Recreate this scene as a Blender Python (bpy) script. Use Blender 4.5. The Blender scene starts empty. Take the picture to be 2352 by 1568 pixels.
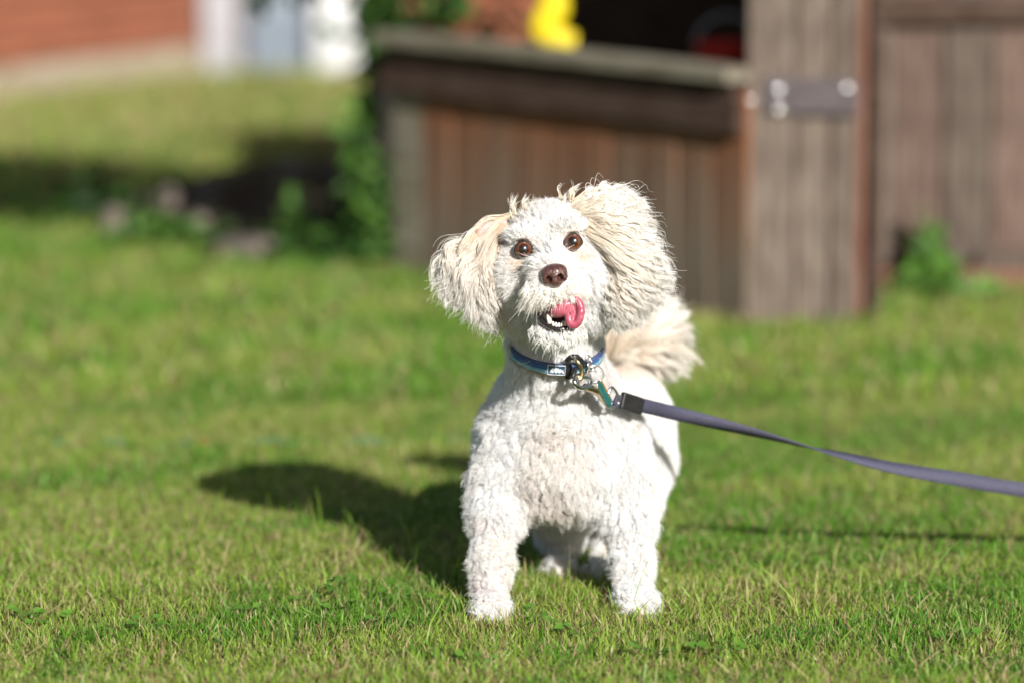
import bpy, bmesh, math, random
import numpy as np
from mathutils import Vector, Matrix, kdtree

random.seed(7)
rng = np.random.default_rng(7)
R = math.radians
scene = bpy.context.scene
COL = scene.collection

# ------------------------------------------------------------------ camera
CAM_H, PITCH, LENS = 0.97, 8.25, 135.0
FPX = 2352 * LENS / 36.0          # focal length in pixels of the 2352 px wide view
cam_data = bpy.data.cameras.new('camera')
cam_data.lens = LENS
cam_data.sensor_width = 36.0
cam_data.clip_start = 0.05
cam_data.clip_end = 400.0
cam = bpy.data.objects.new('camera', cam_data)
COL.objects.link(cam)
cam.location = (0, 0, CAM_H)
cam.rotation_euler = (R(90 - PITCH), 0, 0)
scene.camera = cam
cam_data.dof.use_dof = True
cam_data.dof.focus_distance = 4.405
cam_data.dof.aperture_fstop = 2.1

# ------------------------------------------------------------------ light
SUN_EL, SUN_AZ = 25.2, 23.4        # azimuth: degrees to the right of the line behind the camera
sd = Vector((-math.sin(R(SUN_AZ)) * math.cos(R(SUN_EL)), math.cos(R(SUN_AZ)) * math.cos(R(SUN_EL)), -math.sin(R(SUN_EL))))
world = bpy.data.worlds.new('World')
scene.world = world
world.use_nodes = True
wn = world.node_tree
wn.nodes.clear()
sky = wn.nodes.new('ShaderNodeTexSky')
sky.sky_type = 'NISHITA'
sky.sun_disc = False
sky.sun_elevation = R(SUN_EL)
sky.sun_rotation = R(180 - SUN_AZ)
bg = wn.nodes.new('ShaderNodeBackground')
bg.inputs[1].default_value = 0.064
wo = wn.nodes.new('ShaderNodeOutputWorld')
wn.links.new(sky.outputs[0], bg.inputs[0])
wn.links.new(bg.outputs[0], wo.inputs[0])
sun_data = bpy.data.lights.new('sun', 'SUN')
sun_data.energy = 4.9
sun_data.angle = R(0.53)
sun_data.color = (1.0, 0.97, 0.925)
sun = bpy.data.objects.new('sun', sun_data)
COL.objects.link(sun)
sun.rotation_euler = sd.to_track_quat('-Z', 'Y').to_euler()

# ------------------------------------------------------------------ render
scene.view_settings.view_transform = 'Standard'
scene.view_settings.look = 'None'
scene.view_settings.exposure = 0.5
scene.view_settings.gamma = 1.0
scene.view_settings.use_curve_mapping = False
scene.render.engine = 'CYCLES'
cy = scene.cycles
cy.use_denoising = True
cy.max_bounces = 7
cy.diffuse_bounces = 4
cy.glossy_bounces = 3
cy.transmission_bounces = 5
cy.transparent_max_bounces = 6
cy.sample_clamp_indirect = 6.0
cy.caustics_reflective = False
cy.caustics_refractive = False
try:
    scene.cycles_curves.shape = 'RIBBONS'
    scene.cycles_curves.subdivisions = 2
except Exception:
    pass

# ------------------------------------------------------------------ projection helpers (photo position + distance -> place)
_cp, _sp = math.cos(R(PITCH)), math.sin(R(PITCH))


def P(px, py, Y):
    a, b = (px - 1176) / FPX, -(py - 784) / FPX
    d = np.array([a, _cp + b * _sp, -_sp + b * _cp])
    t = Y / d[1]
    return np.array([d[0] * t, Y, CAM_H + d[2] * t])


def G(px, py, z=0.0):
    a, b = (px - 1176) / FPX, -(py - 784) / FPX
    d = np.array([a, _cp + b * _sp, -_sp + b * _cp])
    t = (z - CAM_H) / d[2]
    return np.array([d[0] * t, d[1] * t, z])


def proj(p):
    p = np.asarray(p, float)
    x, y, z = p[..., 0], p[..., 1], p[..., 2] - CAM_H
    zc = y * _cp - z * _sp
    yc = y * _sp + z * _cp
    return 1176 + FPX * x / zc, 784 - FPX * yc / zc


# ------------------------------------------------------------------ material helpers
class NT:
    def __init__(self, name):
        self.m = bpy.data.materials.new(name)
        self.m.use_nodes = True
        self.t = self.m.node_tree
        self.t.nodes.clear()
        self.out = self.t.nodes.new('ShaderNodeOutputMaterial')

    def n(self, typ, **kw):
        nd = self.t.nodes.new(typ)
        for k, v in kw.items():
            setattr(nd, k, v)
        return nd

    def l(self, a, b):
        self.t.links.new(a, b)


def noise_col(nt, c1, c2, scale, detail=4, stretch=(1, 1, 1), lo=0.35, hi=0.65, coord='Object', extra=None):
    tc = nt.n('ShaderNodeTexCoord')
    mp = nt.n('ShaderNodeMapping')
    mp.inputs['Scale'].default_value = stretch
    nt.l(tc.outputs[coord], mp.inputs[0])
    src = mp.outputs[0]
    nz = nt.n('ShaderNodeTexNoise')
    nz.inputs['Scale'].default_value = scale
    nz.inputs['Detail'].default_value = detail
    nt.l(src, nz.inputs['Vector'])
    mr = nt.n('ShaderNodeMapRange')
    mr.inputs[1].default_value = lo
    mr.inputs[2].default_value = hi
    nt.l(nz.outputs[0], mr.inputs[0])
    mx = nt.n('ShaderNodeMix', data_type='RGBA')
    nt.l(mr.outputs[0], mx.inputs[0])
    mx.inputs[6].default_value = (*c1, 1)
    mx.inputs[7].default_value = (*c2, 1)
    return mx, nz, src


def mat(name, c1, c2=None, scale=20, rough=0.7, metal=0.0, spec=0.5, bump=0.0, stretch=(1, 1, 1), coat=0.0, detail=4, sss=0.0, lo=0.35, hi=0.65, translucent=0.0, rand=0.0):
    nt = NT(name)
    b = nt.n('ShaderNodeBsdfPrincipled')
    b.inputs['Roughness'].default_value = rough
    b.inputs['Metallic'].default_value = metal
    b.inputs['Specular IOR Level'].default_value = spec
    b.inputs['Coat Weight'].default_value = coat
    b.inputs['Coat Roughness'].default_value = 0.06
    if sss:
        b.inputs['Subsurface Weight'].default_value = sss
        b.inputs['Subsurface Radius'].default_value = (0.006, 0.003, 0.002)
    colsock = None
    if c2 is None:
        b.inputs['Base Color'].default_value = (*c1, 1)
    else:
        mx, nz, _ = noise_col(nt, c1, c2, scale, detail, stretch, lo, hi)
        colsock = mx.outputs[2]
        if rand:
            oi = nt.n('ShaderNodeObjectInfo')
            hs = nt.n('ShaderNodeHueSaturation')
            mr = nt.n('ShaderNodeMapRange')
            mr.inputs[3].default_value = 1 - rand
            mr.inputs[4].default_value = 1 + rand
            nt.l(oi.outputs['Random'], mr.inputs[0])
            nt.l(mr.outputs[0], hs.inputs['Value'])
            nt.l(colsock, hs.inputs['Color'])
            colsock = hs.outputs[0]
        nt.l(colsock, b.inputs['Base Color'])
        if bump:
            bp = nt.n('ShaderNodeBump')
            bp.inputs['Strength'].default_value = bump
            bp.inputs['Distance'].default_value = 0.01
            nt.l(nz.outputs[0], bp.inputs['Height'])
            nt.l(bp.outputs[0], b.inputs['Normal'])
    if translucent:
        tr = nt.n('ShaderNodeBsdfTranslucent')
        if colsock:
            nt.l(colsock, tr.inputs[0])
        else:
            tr.inputs[0].default_value = (*c1, 1)
        ms = nt.n('ShaderNodeMixShader')
        ms.inputs[0].default_value = translucent
        nt.l(b.outputs[0], ms.inputs[1])
        nt.l(tr.outputs[0], ms.inputs[2])
        nt.l(ms.outputs[0], nt.out.inputs[0])
    else:
        nt.l(b.outputs[0], nt.out.inputs[0])
    return nt.m


def attr_mat(name, translucent=0.35, rough=0.6, spec=0.3):
    """colour of each blade or leaf from its own colour attribute"""
    nt = NT(name)
    at = nt.n('ShaderNodeAttribute')
    at.attribute_name = 'tint'
    b = nt.n('ShaderNodeBsdfPrincipled')
    b.inputs['Roughness'].default_value = rough
    b.inputs['Specular IOR Level'].default_value = spec
    nt.l(at.outputs['Color'], b.inputs['Base Color'])
    tr = nt.n('ShaderNodeBsdfTranslucent')
    nt.l(at.outputs['Color'], tr.inputs[0])
    ms = nt.n('ShaderNodeMixShader')
    ms.inputs[0].default_value = translucent
    nt.l(b.outputs[0], ms.inputs[1])
    nt.l(tr.outputs[0], ms.inputs[2])
    nt.l(ms.outputs[0], nt.out.inputs[0])
    return nt.m


# ------------------------------------------------------------------ object helpers
def tag(o, label=None, cat=None, group=None, kind=None):
    if label: o['label'] = label
    if cat: o['category'] = cat
    if group: o['group'] = group
    if kind: o['kind'] = kind
    return o


def link(o, parent=None):
    COL.objects.link(o)
    if parent is not None:
        o.parent = parent
        def wm(q):
            return q.matrix_basis.copy() if q.parent is None else wm(q.parent) @ q.matrix_parent_inverse @ q.matrix_basis
        pm = wm(parent)
        o.matrix_parent_inverse = pm.inverted()
    return o


def empty(name, loc):
    o = bpy.data.objects.new(name, None)
    o.empty_display_size = 0.05
    o.location = Vector(loc)
    return link(o)


def meshdata(name, verts, faces, smooth=True):
    """verts (n,3); faces: an (m,3)/(m,4) array or a list of such arrays"""
    me = bpy.data.meshes.new(name)
    if not isinstance(faces, list):
        faces = [faces]
    faces = [np.asarray(f, np.int32) for f in faces if len(f)]
    verts = np.asarray(verts, np.float32)
    me.vertices.add(len(verts))
    me.vertices.foreach_set('co', verts.ravel())
    nl = sum(f.size for f in faces)
    npoly = sum(len(f) for f in faces)
    me.loops.add(nl)
    me.loops.foreach_set('vertex_index', np.concatenate([f.ravel() for f in faces]))
    me.polygons.add(npoly)
    tot = np.concatenate([np.full(len(f), f.shape[1], np.int32) for f in faces])
    start = np.concatenate([[0], np.cumsum(tot)[:-1]]).astype(np.int32)
    me.polygons.foreach_set('loop_start', start)
    me.polygons.foreach_set('loop_total', tot)
    me.polygons.foreach_set('use_smooth', np.full(npoly, smooth))
    me.update(calc_edges=True)
    me.validate()
    return me


def mobj(name, verts, faces, m, parent=None, smooth=True, tint=None):
    me = meshdata(name, verts, faces, smooth)
    if tint is not None:
        a = me.attributes.new('tint', 'FLOAT_COLOR', 'POINT')
        t4 = np.ones((len(verts), 4), np.float32)
        t4[:, :3] = tint
        a.data.foreach_set('color', t4.ravel())
    if m is not None:
        me.materials.append(m)
    return link(bpy.data.objects.new(name, me), parent)


def bm_obj(name, bm, m, parent=None, smooth=False):
    me = bpy.data.meshes.new(name)
    bm.to_mesh(me)
    bm.free()
    for p in me.polygons:
        p.use_smooth = smooth
    if m is not None:
        me.materials.append(m)
    return link(bpy.data.objects.new(name, me), parent)


def board_bm(ax, ay, az, sx, sy, sz, bevel=0.003, seg=1, warp=0.0):
    """box with axes (unit vectors columns) folded in by the caller through a matrix"""
    bm = bmesh.new()
    bmesh.ops.create_cube(bm, size=1.0)
    for v in bm.verts:
        v.co = Vector((v.co.x * sx, v.co.y * sy, v.co.z * sz))
    if bevel:
        bmesh.ops.bevel(bm, geom=list(bm.edges), offset=bevel, segments=seg, affect='EDGES', profile=0.6)
    if warp:
        for v in bm.verts:
            v.co.x += random.uniform(-warp, warp)
            v.co.y += random.uniform(-warp, warp)
    for v in bm.verts:
        v.co += Vector((ax, ay, az))
    return bm


def board(name, m, centre, size, rz=0.0, parent=None, bevel=0.003, rx=0.0, ry=0.0, warp=0.0, seg=1):
    bm = board_bm(0, 0, 0, *size, bevel=bevel, seg=seg, warp=warp)
    me = bpy.data.meshes.new(name)
    bm.to_mesh(me)
    bm.free()
    me.materials.append(m)
    o = bpy.data.objects.new(name, me)
    o.location = Vector(centre)
    o.rotation_euler = (rx, ry, rz)
    return link(o, parent)


def frames(path):
    path = np.asarray(path, float)
    T = np.gradient(path, axis=0)
    T /= np.linalg.norm(T, axis=1, keepdims=True) + 1e-12
    up = np.array([0, 0, 1.0]) if abs(T[0, 2]) < 0.9 else np.array([0, 1.0, 0])
    Ns, Bs = [], []
    n = np.cross(T[0], up); n /= np.linalg.norm(n)
    for t in T:
        n = n - t * np.dot(n, t)
        n /= np.linalg.norm(n) + 1e-12
        Ns.append(n.copy()); Bs.append(np.cross(t, n))
    return T, np.array(Ns), np.array(Bs)


def tube_geo(path, rad, sides=8, closed=False, caps=True):
    path = np.asarray(path, float)
    n = len(path)
    rad = np.broadcast_to(np.asarray(rad, float), (n,))
    if closed:
        T = np.roll(path, -1, 0) - np.roll(path, 1, 0)
        T /= np.linalg.norm(T, axis=1, keepdims=True)
        c = path.mean(0)
        axis = np.cross(path[0] - c, path[n // 4] - c); axis /= np.linalg.norm(axis)
        N = np.cross(T, axis); N /= np.linalg.norm(N, axis=1, keepdims=True)
        B = np.broadcast_to(axis, N.shape)
    else:
        T, N, B = frames(path)
    a = np.linspace(0, 2 * np.pi, sides, endpoint=False)
    V = path[:, None, :] + rad[:, None, None] * (np.cos(a)[None, :, None] * N[:, None, :] + np.sin(a)[None, :, None] * B[:, None, :])
    V = V.reshape(-1, 3)
    F = []
    m = n if closed else n - 1
    i = np.arange(m)[:, None]; j = np.arange(sides)[None, :]
    i2 = (i + 1) % n; j2 = (j + 1) % sides
    F = np.stack([i * sides + j, i * sides + j2, i2 * sides + j2, i2 * sides + j], -1).reshape(-1, 4)
    faces = [F]
    if caps and not closed:
        V = np.vstack([V, path[0], path[-1]])
        c0, c1 = n * sides, n * sides + 1
        jj = np.arange(sides)
        f0 = np.stack([np.full(sides, c0), (jj + 1) % sides, jj], -1)
        b = (n - 1) * sides
        f1 = np.stack([np.full(sides, c1), b + jj, b + (jj + 1) % sides], -1)
        faces.append(np.vstack([f0, f1]))
    return V, faces


def tube(name, path, rad, m, parent=None, sides=8, closed=False):
    V, F = tube_geo(path, rad, sides, closed)
    return mobj(name, V, F, m, parent)


def smooth_path(pts, n):
    """Catmull-Rom through the points, n samples"""
    pts = np.asarray(pts, float)
    k = len(pts)
    ext = np.vstack([2 * pts[0] - pts[1], pts, 2 * pts[-1] - pts[-2]])
    u = np.linspace(0, k - 1 - 1e-9, n)
    i = u.astype(int); t = (u - i)[:, None]
    p0, p1, p2, p3 = ext[i], ext[i + 1], ext[i + 2], ext[i + 3]
    return 0.5 * ((2 * p1) + (-p0 + p2) * t + (2 * p0 - 5 * p1 + 4 * p2 - p3) * t ** 2 + (-p0 + 3 * p1 - 3 * p2 + p3) * t ** 3)


# ------------------------------------------------------------------ implicit surfaces (one continuous skin)
def surface_nets(F, o, h):
    s = F < 0
    nx, ny, nz = F.shape
    cs = {}
    cnt = np.zeros((nx - 1, ny - 1, nz - 1), np.int8)
    for i in (0, 1):
        for j in (0, 1):
            for k in (0, 1):
                c = s[i:nx - 1 + i, j:ny - 1 + j, k:nz - 1 + k]
                cnt += c
    act = (cnt > 0) & (cnt < 8)
    ijk = np.argwhere(act)
    idx = np.full(act.shape, -1, np.int64)
    idx[act] = np.arange(len(ijk))
    vals = {}
    for i in (0, 1):
        for j in (0, 1):
            for k in (0, 1):
                vals[i, j, k] = F[ijk[:, 0] + i, ijk[:, 1] + j, ijk[:, 2] + k]
    pos = np.zeros((len(ijk), 3)); num = np.zeros(len(ijk))
    for ax in range(3):
        for a in (0, 1):
            for b in (0, 1):
                c0 = [0, 0, 0]; oth = [q for q in range(3) if q != ax]
                c0[oth[0]] = a; c0[oth[1]] = b
                c1 = list(c0); c1[ax] = 1
                f0, f1 = vals[tuple(c0)], vals[tuple(c1)]
                cr = (f0 < 0) != (f1 < 0)
                t = np.where(cr, f0 / np.where(cr, f0 - f1, 1), 0)
                p = np.array(c0, float)[None, :].repeat(len(ijk), 0)
                p[:, ax] += t
                pos += p * cr[:, None]; num += cr
    V = o + h * (ijk + pos / num[:, None])
    faces = []
    for ax in range(3):
        o1, o2 = [(1, 2), (2, 0), (0, 1)][ax]
        sl0 = [slice(None)] * 3; sl1 = [slice(None)] * 3
        sl0[ax] = slice(0, -1); sl1[ax] = slice(1, None)
        a, b = s[tuple(sl0)], s[tuple(sl1)]
        e = np.argwhere(a != b)
        e = e[(e[:, o1] > 0) & (e[:, o2] > 0) & (e[:, o1] < F.shape[o1] - 1) & (e[:, o2] < F.shape[o2] - 1)]
        ins = a[e[:, 0], e[:, 1], e[:, 2]]
        q = []
        for d1, d2 in ((-1, -1), (0, -1), (0, 0), (-1, 0)):
            c = e.copy(); c[:, o1] += d1; c[:, o2] += d2
            q.append(idx[c[:, 0], c[:, 1], c[:, 2]])
        q = np.stack(q, -1)
        q[~ins] = q[~ins][:, ::-1]
        faces.append(q)
    F4 = np.vstack(faces)
    F4 = F4[(F4 >= 0).all(1)]
    return V, F4


class Field:
    def __init__(self, lo, hi, h):
        self.lo, self.h = np.array(lo, float), h
        n = np.ceil((np.array(hi) - self.lo) / h).astype(int) + 1
        ax = [self.lo[i] + h * np.arange(n[i]) for i in range(3)]
        self.X, self.Y, self.Z = [a.astype(np.float32) for a in np.meshgrid(*ax, indexing='ij')]
        self.F = np.full(self.X.shape, 10.0, np.float32)

    def _sm(self, d, k):
        f = self.F
        if k <= 0:
            np.minimum(f, d, out=f); return
        hh = np.clip(0.5 + 0.5 * (f - d) / k, 0, 1)
        self.F = f * (1 - hh) + d * hh - k * hh * (1 - hh)

    def ell(self, c, r, rot=None):
        x, y, z = self.X - c[0], self.Y - c[1], self.Z - c[2]
        if rot is not None:
            M = np.array(rot, np.float32).T       # columns of rot are the ellipsoid axes
            x, y, z = (M[0, 0] * x + M[0, 1] * y + M[0, 2] * z, M[1, 0] * x + M[1, 1] * y + M[1, 2] * z, M[2, 0] * x + M[2, 1] * y + M[2, 2] * z)
        k0 = np.sqrt((x / r[0]) ** 2 + (y / r[1]) ** 2 + (z / r[2]) ** 2)
        k1 = np.sqrt((x / r[0] ** 2) ** 2 + (y / r[1] ** 2) ** 2 + (z / r[2] ** 2) ** 2) + 1e-6
        return k0 * (k0 - 1) / k1

    def cone(self, a, b, ra, rb):
        a, b = np.asarray(a, float), np.asarray(b, float)
        ab = b - a; L = float(ab @ ab)
        t = np.clip(((self.X - a[0]) * ab[0] + (self.Y - a[1]) * ab[1] + (self.Z - a[2]) * ab[2]) / L, 0, 1)
        d = np.sqrt((self.X - a[0] - t * ab[0]) ** 2 + (self.Y - a[1] - t * ab[1]) ** 2 + (self.Z - a[2] - t * ab[2]) ** 2)
        return d - (ra + (rb - ra) * t)

    def add(self, d, k=0.02): self._sm(d, k)

    def sub(self, d, k=0.004):
        hh = np.clip(0.5 - 0.5 * (self.F + d) / k, 0, 1)
        self.F = self.F * (1 - hh) - d * hh + k * hh * (1 - hh)

    def mesh(self): return surface_nets(self.F, self.lo, self.h)


# ------------------------------------------------------------------ strand helpers
def curves_obj(name, pts, rad, tint, m, parent):
    """pts (n,k,3), rad (k,) or (n,k), tint (n,3) or (n,k,3)"""
    n, k, _ = pts.shape
    hc = bpy.data.hair_curves.new(name)
    hc.add_curves([k] * n)
    hc.position_data.foreach_set('vector', pts.astype(np.float32).ravel())
    ra = hc.attributes.get('radius') or hc.attributes.new('radius', 'FLOAT', 'POINT')
    ra.data.foreach_set('value', np.broadcast_to(rad, (n, k)).astype(np.float32).ravel())
    ca = hc.attributes.new('tint', 'FLOAT_COLOR', 'POINT')
    t4 = np.ones((n, k, 4), np.float32)
    t4[..., :3] = tint if tint.ndim == 3 else tint[:, None, :]
    ca.data.foreach_set('color', t4.ravel())
    hc.materials.append(m)
    return link(bpy.data.objects.new(name, hc), parent)


def unit(v):
    return v / (np.linalg.norm(v, axis=-1, keepdims=True) + 1e-12)


def sample_surface(V, F, n, weight=None):
    tri = np.vstack([F[:, [0, 1, 2]], F[:, [0, 2, 3]]]) if F.shape[1] == 4 else F
    a, b, c = V[tri[:, 0]], V[tri[:, 1]], V[tri[:, 2]]
    cr = np.cross(b - a, c - a)
    area = np.linalg.norm(cr, axis=1) * 0.5
    w = area if weight is None else area * weight((a + b + c) / 3)
    pick = rng.choice(len(tri), n, p=w / w.sum())
    u, v = rng.random(n), rng.random(n)
    fl = u + v > 1
    u[fl], v[fl] = 1 - u[fl], 1 - v[fl]
    return a[pick] + u[:, None] * (b - a)[pick] + v[:, None] * (c - a)[pick], tri[pick], u, v


def vert_normals(V, F):
    N = np.zeros_like(V)
    n = np.cross(V[F[:, 2]] - V[F[:, 0]], V[F[:, 3]] - V[F[:, 1]])
    for i in range(4):
        np.add.at(N, F[:, i], n)
    return unit(N)


def nearest(centres, pts):
    kd = kdtree.KDTree(len(centres))
    for i, c in enumerate(centres):
        kd.insert(c, i)
    kd.balance()
    return np.array([kd.find(p)[1] for p in pts])


def sin_noise(p, scale, seed=0):
    """cheap smooth 3-d noise in -1..1"""
    r = np.random.default_rng(seed)
    out = np.zeros(p.shape[:-1])
    for i in range(5):
        k = r.normal(size=3) * scale * (0.6 + 0.35 * i)
        out += np.sin(p @ k + r.random() * 6.28) / (1 + 0.3 * i)
    return out / 2.6


# ------------------------------------------------------------------ materials
M = {}
M['ground'] = mat('lawn_soil', (0.07, 0.115, 0.022), (0.18, 0.17, 0.07), scale=9, rough=0.95, detail=8, spec=0.1, bump=0.4)
M['grass'] = attr_mat('grass_blades', translucent=0.38, rough=0.45, spec=0.35)
M['leaf'] = attr_mat('leaves', translucent=0.35, rough=0.5, spec=0.35)
M['soil'] = mat('shade_soil', (0.006, 0.006, 0.006), (0.014, 0.012, 0.011), scale=30, rough=0.95, bump=0.5, spec=0.1)  # soil near black: the bed's shade is put into its colour
M['rock'] = mat('rock', (0.11, 0.085, 0.075), (0.19, 0.15, 0.12), scale=25, rough=0.9, bump=0.4)
M['wood_grey'] = mat('weathered_wood', (0.074, 0.055, 0.043), (0.165, 0.130, 0.105), scale=14, stretch=(6, 6, 0.7), rough=0.85, bump=0.35, rand=0.26, detail=6, spec=0.2)
def stained():
    nt = NT('stained_wood')
    mx, nz, src = noise_col(nt, (0.108, 0.082, 0.060), (0.195, 0.150, 0.110), 7, 6, (5, 5, 0.6))
    tc = nt.n('ShaderNodeTexCoord'); sp = nt.n('ShaderNodeSeparateXYZ')
    nt.l(tc.outputs['Object'], sp.inputs[0])
    oi = nt.n('ShaderNodeObjectInfo')
    n2 = nt.n('ShaderNodeTexNoise'); n2.inputs['Scale'].default_value = 9
    nt.l(tc.outputs['Object'], n2.inputs['Vector'])
    a1 = nt.n('ShaderNodeMath', operation='MULTIPLY_ADD')
    nt.l(n2.outputs[0], a1.inputs[0]); a1.inputs[1].default_value = .22
    nt.l(sp.outputs[2], a1.inputs[2])
    a2 = nt.n('ShaderNodeMath', operation='MULTIPLY_ADD')
    nt.l(oi.outputs['Random'], a2.inputs[0]); a2.inputs[1].default_value = .10
    nt.l(a1.outputs[0], a2.inputs[2])
    mr = nt.n('ShaderNodeMapRange'); mr.inputs[1].default_value = .08; mr.inputs[2].default_value = .36
    nt.l(a2.outputs[0], mr.inputs[0])
    m2 = nt.n('ShaderNodeMix', data_type='RGBA')
    nt.l(mr.outputs[0], m2.inputs[0]); nt.l(mx.outputs[2], m2.inputs[6])
    m2.inputs[7].default_value = (.205, .080, .037, 1)
    b = nt.n('ShaderNodeBsdfPrincipled'); b.inputs['Roughness'].default_value = .85; b.inputs['Specular IOR Level'].default_value = .2
    nt.l(m2.outputs[2], b.inputs['Base Color'])
    bp = nt.n('ShaderNodeBump'); bp.inputs['Strength'].default_value = .3; bp.inputs['Distance'].default_value = .01
    nt.l(nz.outputs[0], bp.inputs['Height']); nt.l(bp.outputs[0], b.inputs['Normal'])
    nt.l(b.outputs[0], nt.out.inputs[0])
    return nt.m


M['wood_rust'] = stained()
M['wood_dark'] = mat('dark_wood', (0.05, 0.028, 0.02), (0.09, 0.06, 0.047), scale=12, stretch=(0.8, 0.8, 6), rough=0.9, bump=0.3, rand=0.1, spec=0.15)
M['wood_cap'] = mat('mossy_cap', (0.15, 0.13, 0.09), (0.24, 0.215, 0.165), scale=10, stretch=(1, 3, 6), rough=0.85, bump=0.3, spec=0.2)
M['wood_red'] = mat('red_brown_wood', (0.15, 0.062, 0.04), (0.21, 0.12, 0.085), scale=12, stretch=(6, 6, 0.7), rough=0.85, bump=0.3, rand=0.1, spec=0.2)
M['wood_warm'] = mat('faded_red_wood', (0.085, 0.054, 0.042), (0.17, 0.118, 0.096), scale=14, stretch=(6, 6, 0.7), rough=0.85, bump=0.35, rand=0.15, detail=6, spec=0.2)
M['steel_dark'] = mat('dark_bracket', (0.075, 0.06, 0.062), (0.11, 0.092, 0.095), scale=40, rough=0.75, spec=0.2)
M['screw'] = mat('bright_screw', (0.9, 0.9, 0.9), rough=0.16, metal=1.0)
M['brick'] = mat('brick', (0.235, 0.070, 0.035), (0.29, 0.10, 0.052), scale=20, rough=0.9, bump=0.2, rand=0.12)
M['mortar'] = mat('mortar', (0.22, 0.09, 0.05), (0.27, 0.13, 0.08), scale=40, rough=0.95)
M['concrete'] = mat('concrete', (0.28, 0.22, 0.155), (0.36, 0.30, 0.22), scale=8, rough=0.9)
M['trim_shaded'] = mat('shaded_white_paint', (0.33, 0.32, 0.34), (0.38, 0.37, 0.39), scale=8, rough=0.5)  # white trim greyed, its shade put into the paint colour
M['white'] = mat('white_paint', (0.54, 0.54, 0.55), (0.60, 0.60, 0.61), scale=8, rough=0.5)
M['door'] = mat('shaded_door_paint', (0.17, 0.205, 0.25), (0.20, 0.235, 0.28), scale=6, rough=0.5)  # bluish shade put into the door's colour
M['yellow'] = mat('yellow_plastic', (0.66, 0.50, 0.0), (0.74, 0.58, 0.005), scale=25, rough=0.6)
M['red'] = mat('red_plastic', (0.68, 0.035, 0.025), (0.74, 0.05, 0.035), scale=9, rough=0.4)
M['grey_pl'] = mat('grey_plastic', (0.35, 0.35, 0.38), (0.42, 0.42, 0.45), scale=9, rough=0.5)
M['bark'] = mat('bark', (0.010, 0.008, 0.006), (0.028, 0.022, 0.017), scale=30, stretch=(4, 4, 1), rough=0.95, bump=0.6)  # near black, so the trunk carries the shade in its colour
M['hose'] = mat('teal_rubber', (0.015, 0.13, 0.09), (0.02, 0.18, 0.12), scale=9, rough=0.5)
M['orange'] = mat('orange_plastic', (0.40, 0.15, 0.03), (0.45, 0.18, 0.04), scale=9, rough=0.5)

# ------------------------------------------------------------------ ground
bm = bmesh.new()
bmesh.ops.create_grid(bm, x_segments=60, y_segments=60, size=1.0)
for v in bm.verts:
    x, y = v.co.x, v.co.y
    v.co = Vector((math.copysign(abs(x) ** 2.5, x) * 80, 8 + math.copysign(abs(y) ** 2.5, y) * 80, 0))
    v.co.z = 0.004 * math.sin(v.co.x * 2.1) * math.sin(v.co.y * 1.7) - 0.004
ground = bm_obj('ground', bm, M['ground'], smooth=True)
tag(ground, 'sunlit mown lawn soil under the grass', 'lawn', kind='structure')


def rand_ground(n, y0, y1, margin, power=2.0):
    """random lawn places, denser near the camera (density ~ 1/y**power)"""
    u = rng.random(n)
    if abs(power - 2) < 1e-6:
        y = y0 * (y1 / y0) ** u              # width grows with y: density 1/y^2
    else:
        y = y0 + (y1 - y0) * u
    hw = 0.1365 * y + margin
    x = (rng.random(n) * 2 - 1) * hw
    return x, y


def blades(x, y, hgt, wid, lean, tint_fn, segs=3, z0=0.0):
    n = len(x)
    az = rng.random(n) * 2 * np.pi
    laz = rng.random(n) * 2 * np.pi
    w = np.stack([np.cos(az), np.sin(az), np.zeros(n)], -1)
    ld = np.stack([np.cos(laz), np.sin(laz), np.zeros(n)], -1)
    t = np.array([0, 0.4, 0.75, 1.0])
    wt = np.array([1.0, 0.95, 0.7, 0.0])
    base = np.stack([x, y, np.full(n, z0)], -1)
    pts = []
    for i in range(4):
        c = base + ld * (lean * hgt * t[i] ** 1.8)[:, None]
        c[:, 2] += hgt * t[i] * np.sqrt(np.maximum(0.05, 1 - (0.55 * np.minimum(lean, 1.2) * t[i]) ** 2))
        if i < 3:
            pts.append(c - w * (wid * wt[i] * 0.5)[:, None])
            pts.append(c + w * (wid * wt[i] * 0.5)[:, None])
        else:
            pts.append(c)
    V = np.stack(pts, 1)      # n,7,3
    b = (np.arange(n) * 7)[:, None]
    quads = np.vstack([b + np.array([[0, 1, 3, 2]]), b + np.array([[2, 3, 5, 4]])])
    tris = b + np.array([[4, 5, 6]])
    tint = tint_fn(x, y, n)                      # n,3 tip colour
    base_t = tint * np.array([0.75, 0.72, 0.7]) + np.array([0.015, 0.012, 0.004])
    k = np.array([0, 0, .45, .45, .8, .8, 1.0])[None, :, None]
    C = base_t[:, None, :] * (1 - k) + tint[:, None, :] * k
    return V.reshape(-1, 3), quads, tris, C.reshape(-1, 3)


def lawn_tint(x, y, n):
    p = np.stack([x, y, np.zeros(n)], -1)
    patch = 0.5 + 0.5 * sin_noise(p, 7.0, 3) + 0.25 * sin_noise(p, 22.0, 4)
    r = rng.random(n)
    green = np.array([0.185, 0.350, 0.036]); lush = np.array([0.098, 0.262, 0.024]); yell = np.array([0.320, 0.420, 0.066])
    straw = np.array([0.50, 0.41, 0.20]); brown = np.array([0.25, 0.15, 0.07])
    g = rng.random(n)[:, None]
    c = green * (1 - g) + np.where(patch[:, None] > 0.45, yell, lush) * g
    c *= (0.8 + 0.45 * rng.random(n))[:, None]
    far = np.clip((y - 9.2) / 2.0, 0, 1)
    dead = 0.15 + 0.22 * np.clip(patch, 0, 1) + 0.25 * far
    c[r < dead] = (straw * (0.7 + 0.5 * rng.random(n))[:, None])[r < dead]
    c[r < 0.04] = brown
    return c


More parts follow.
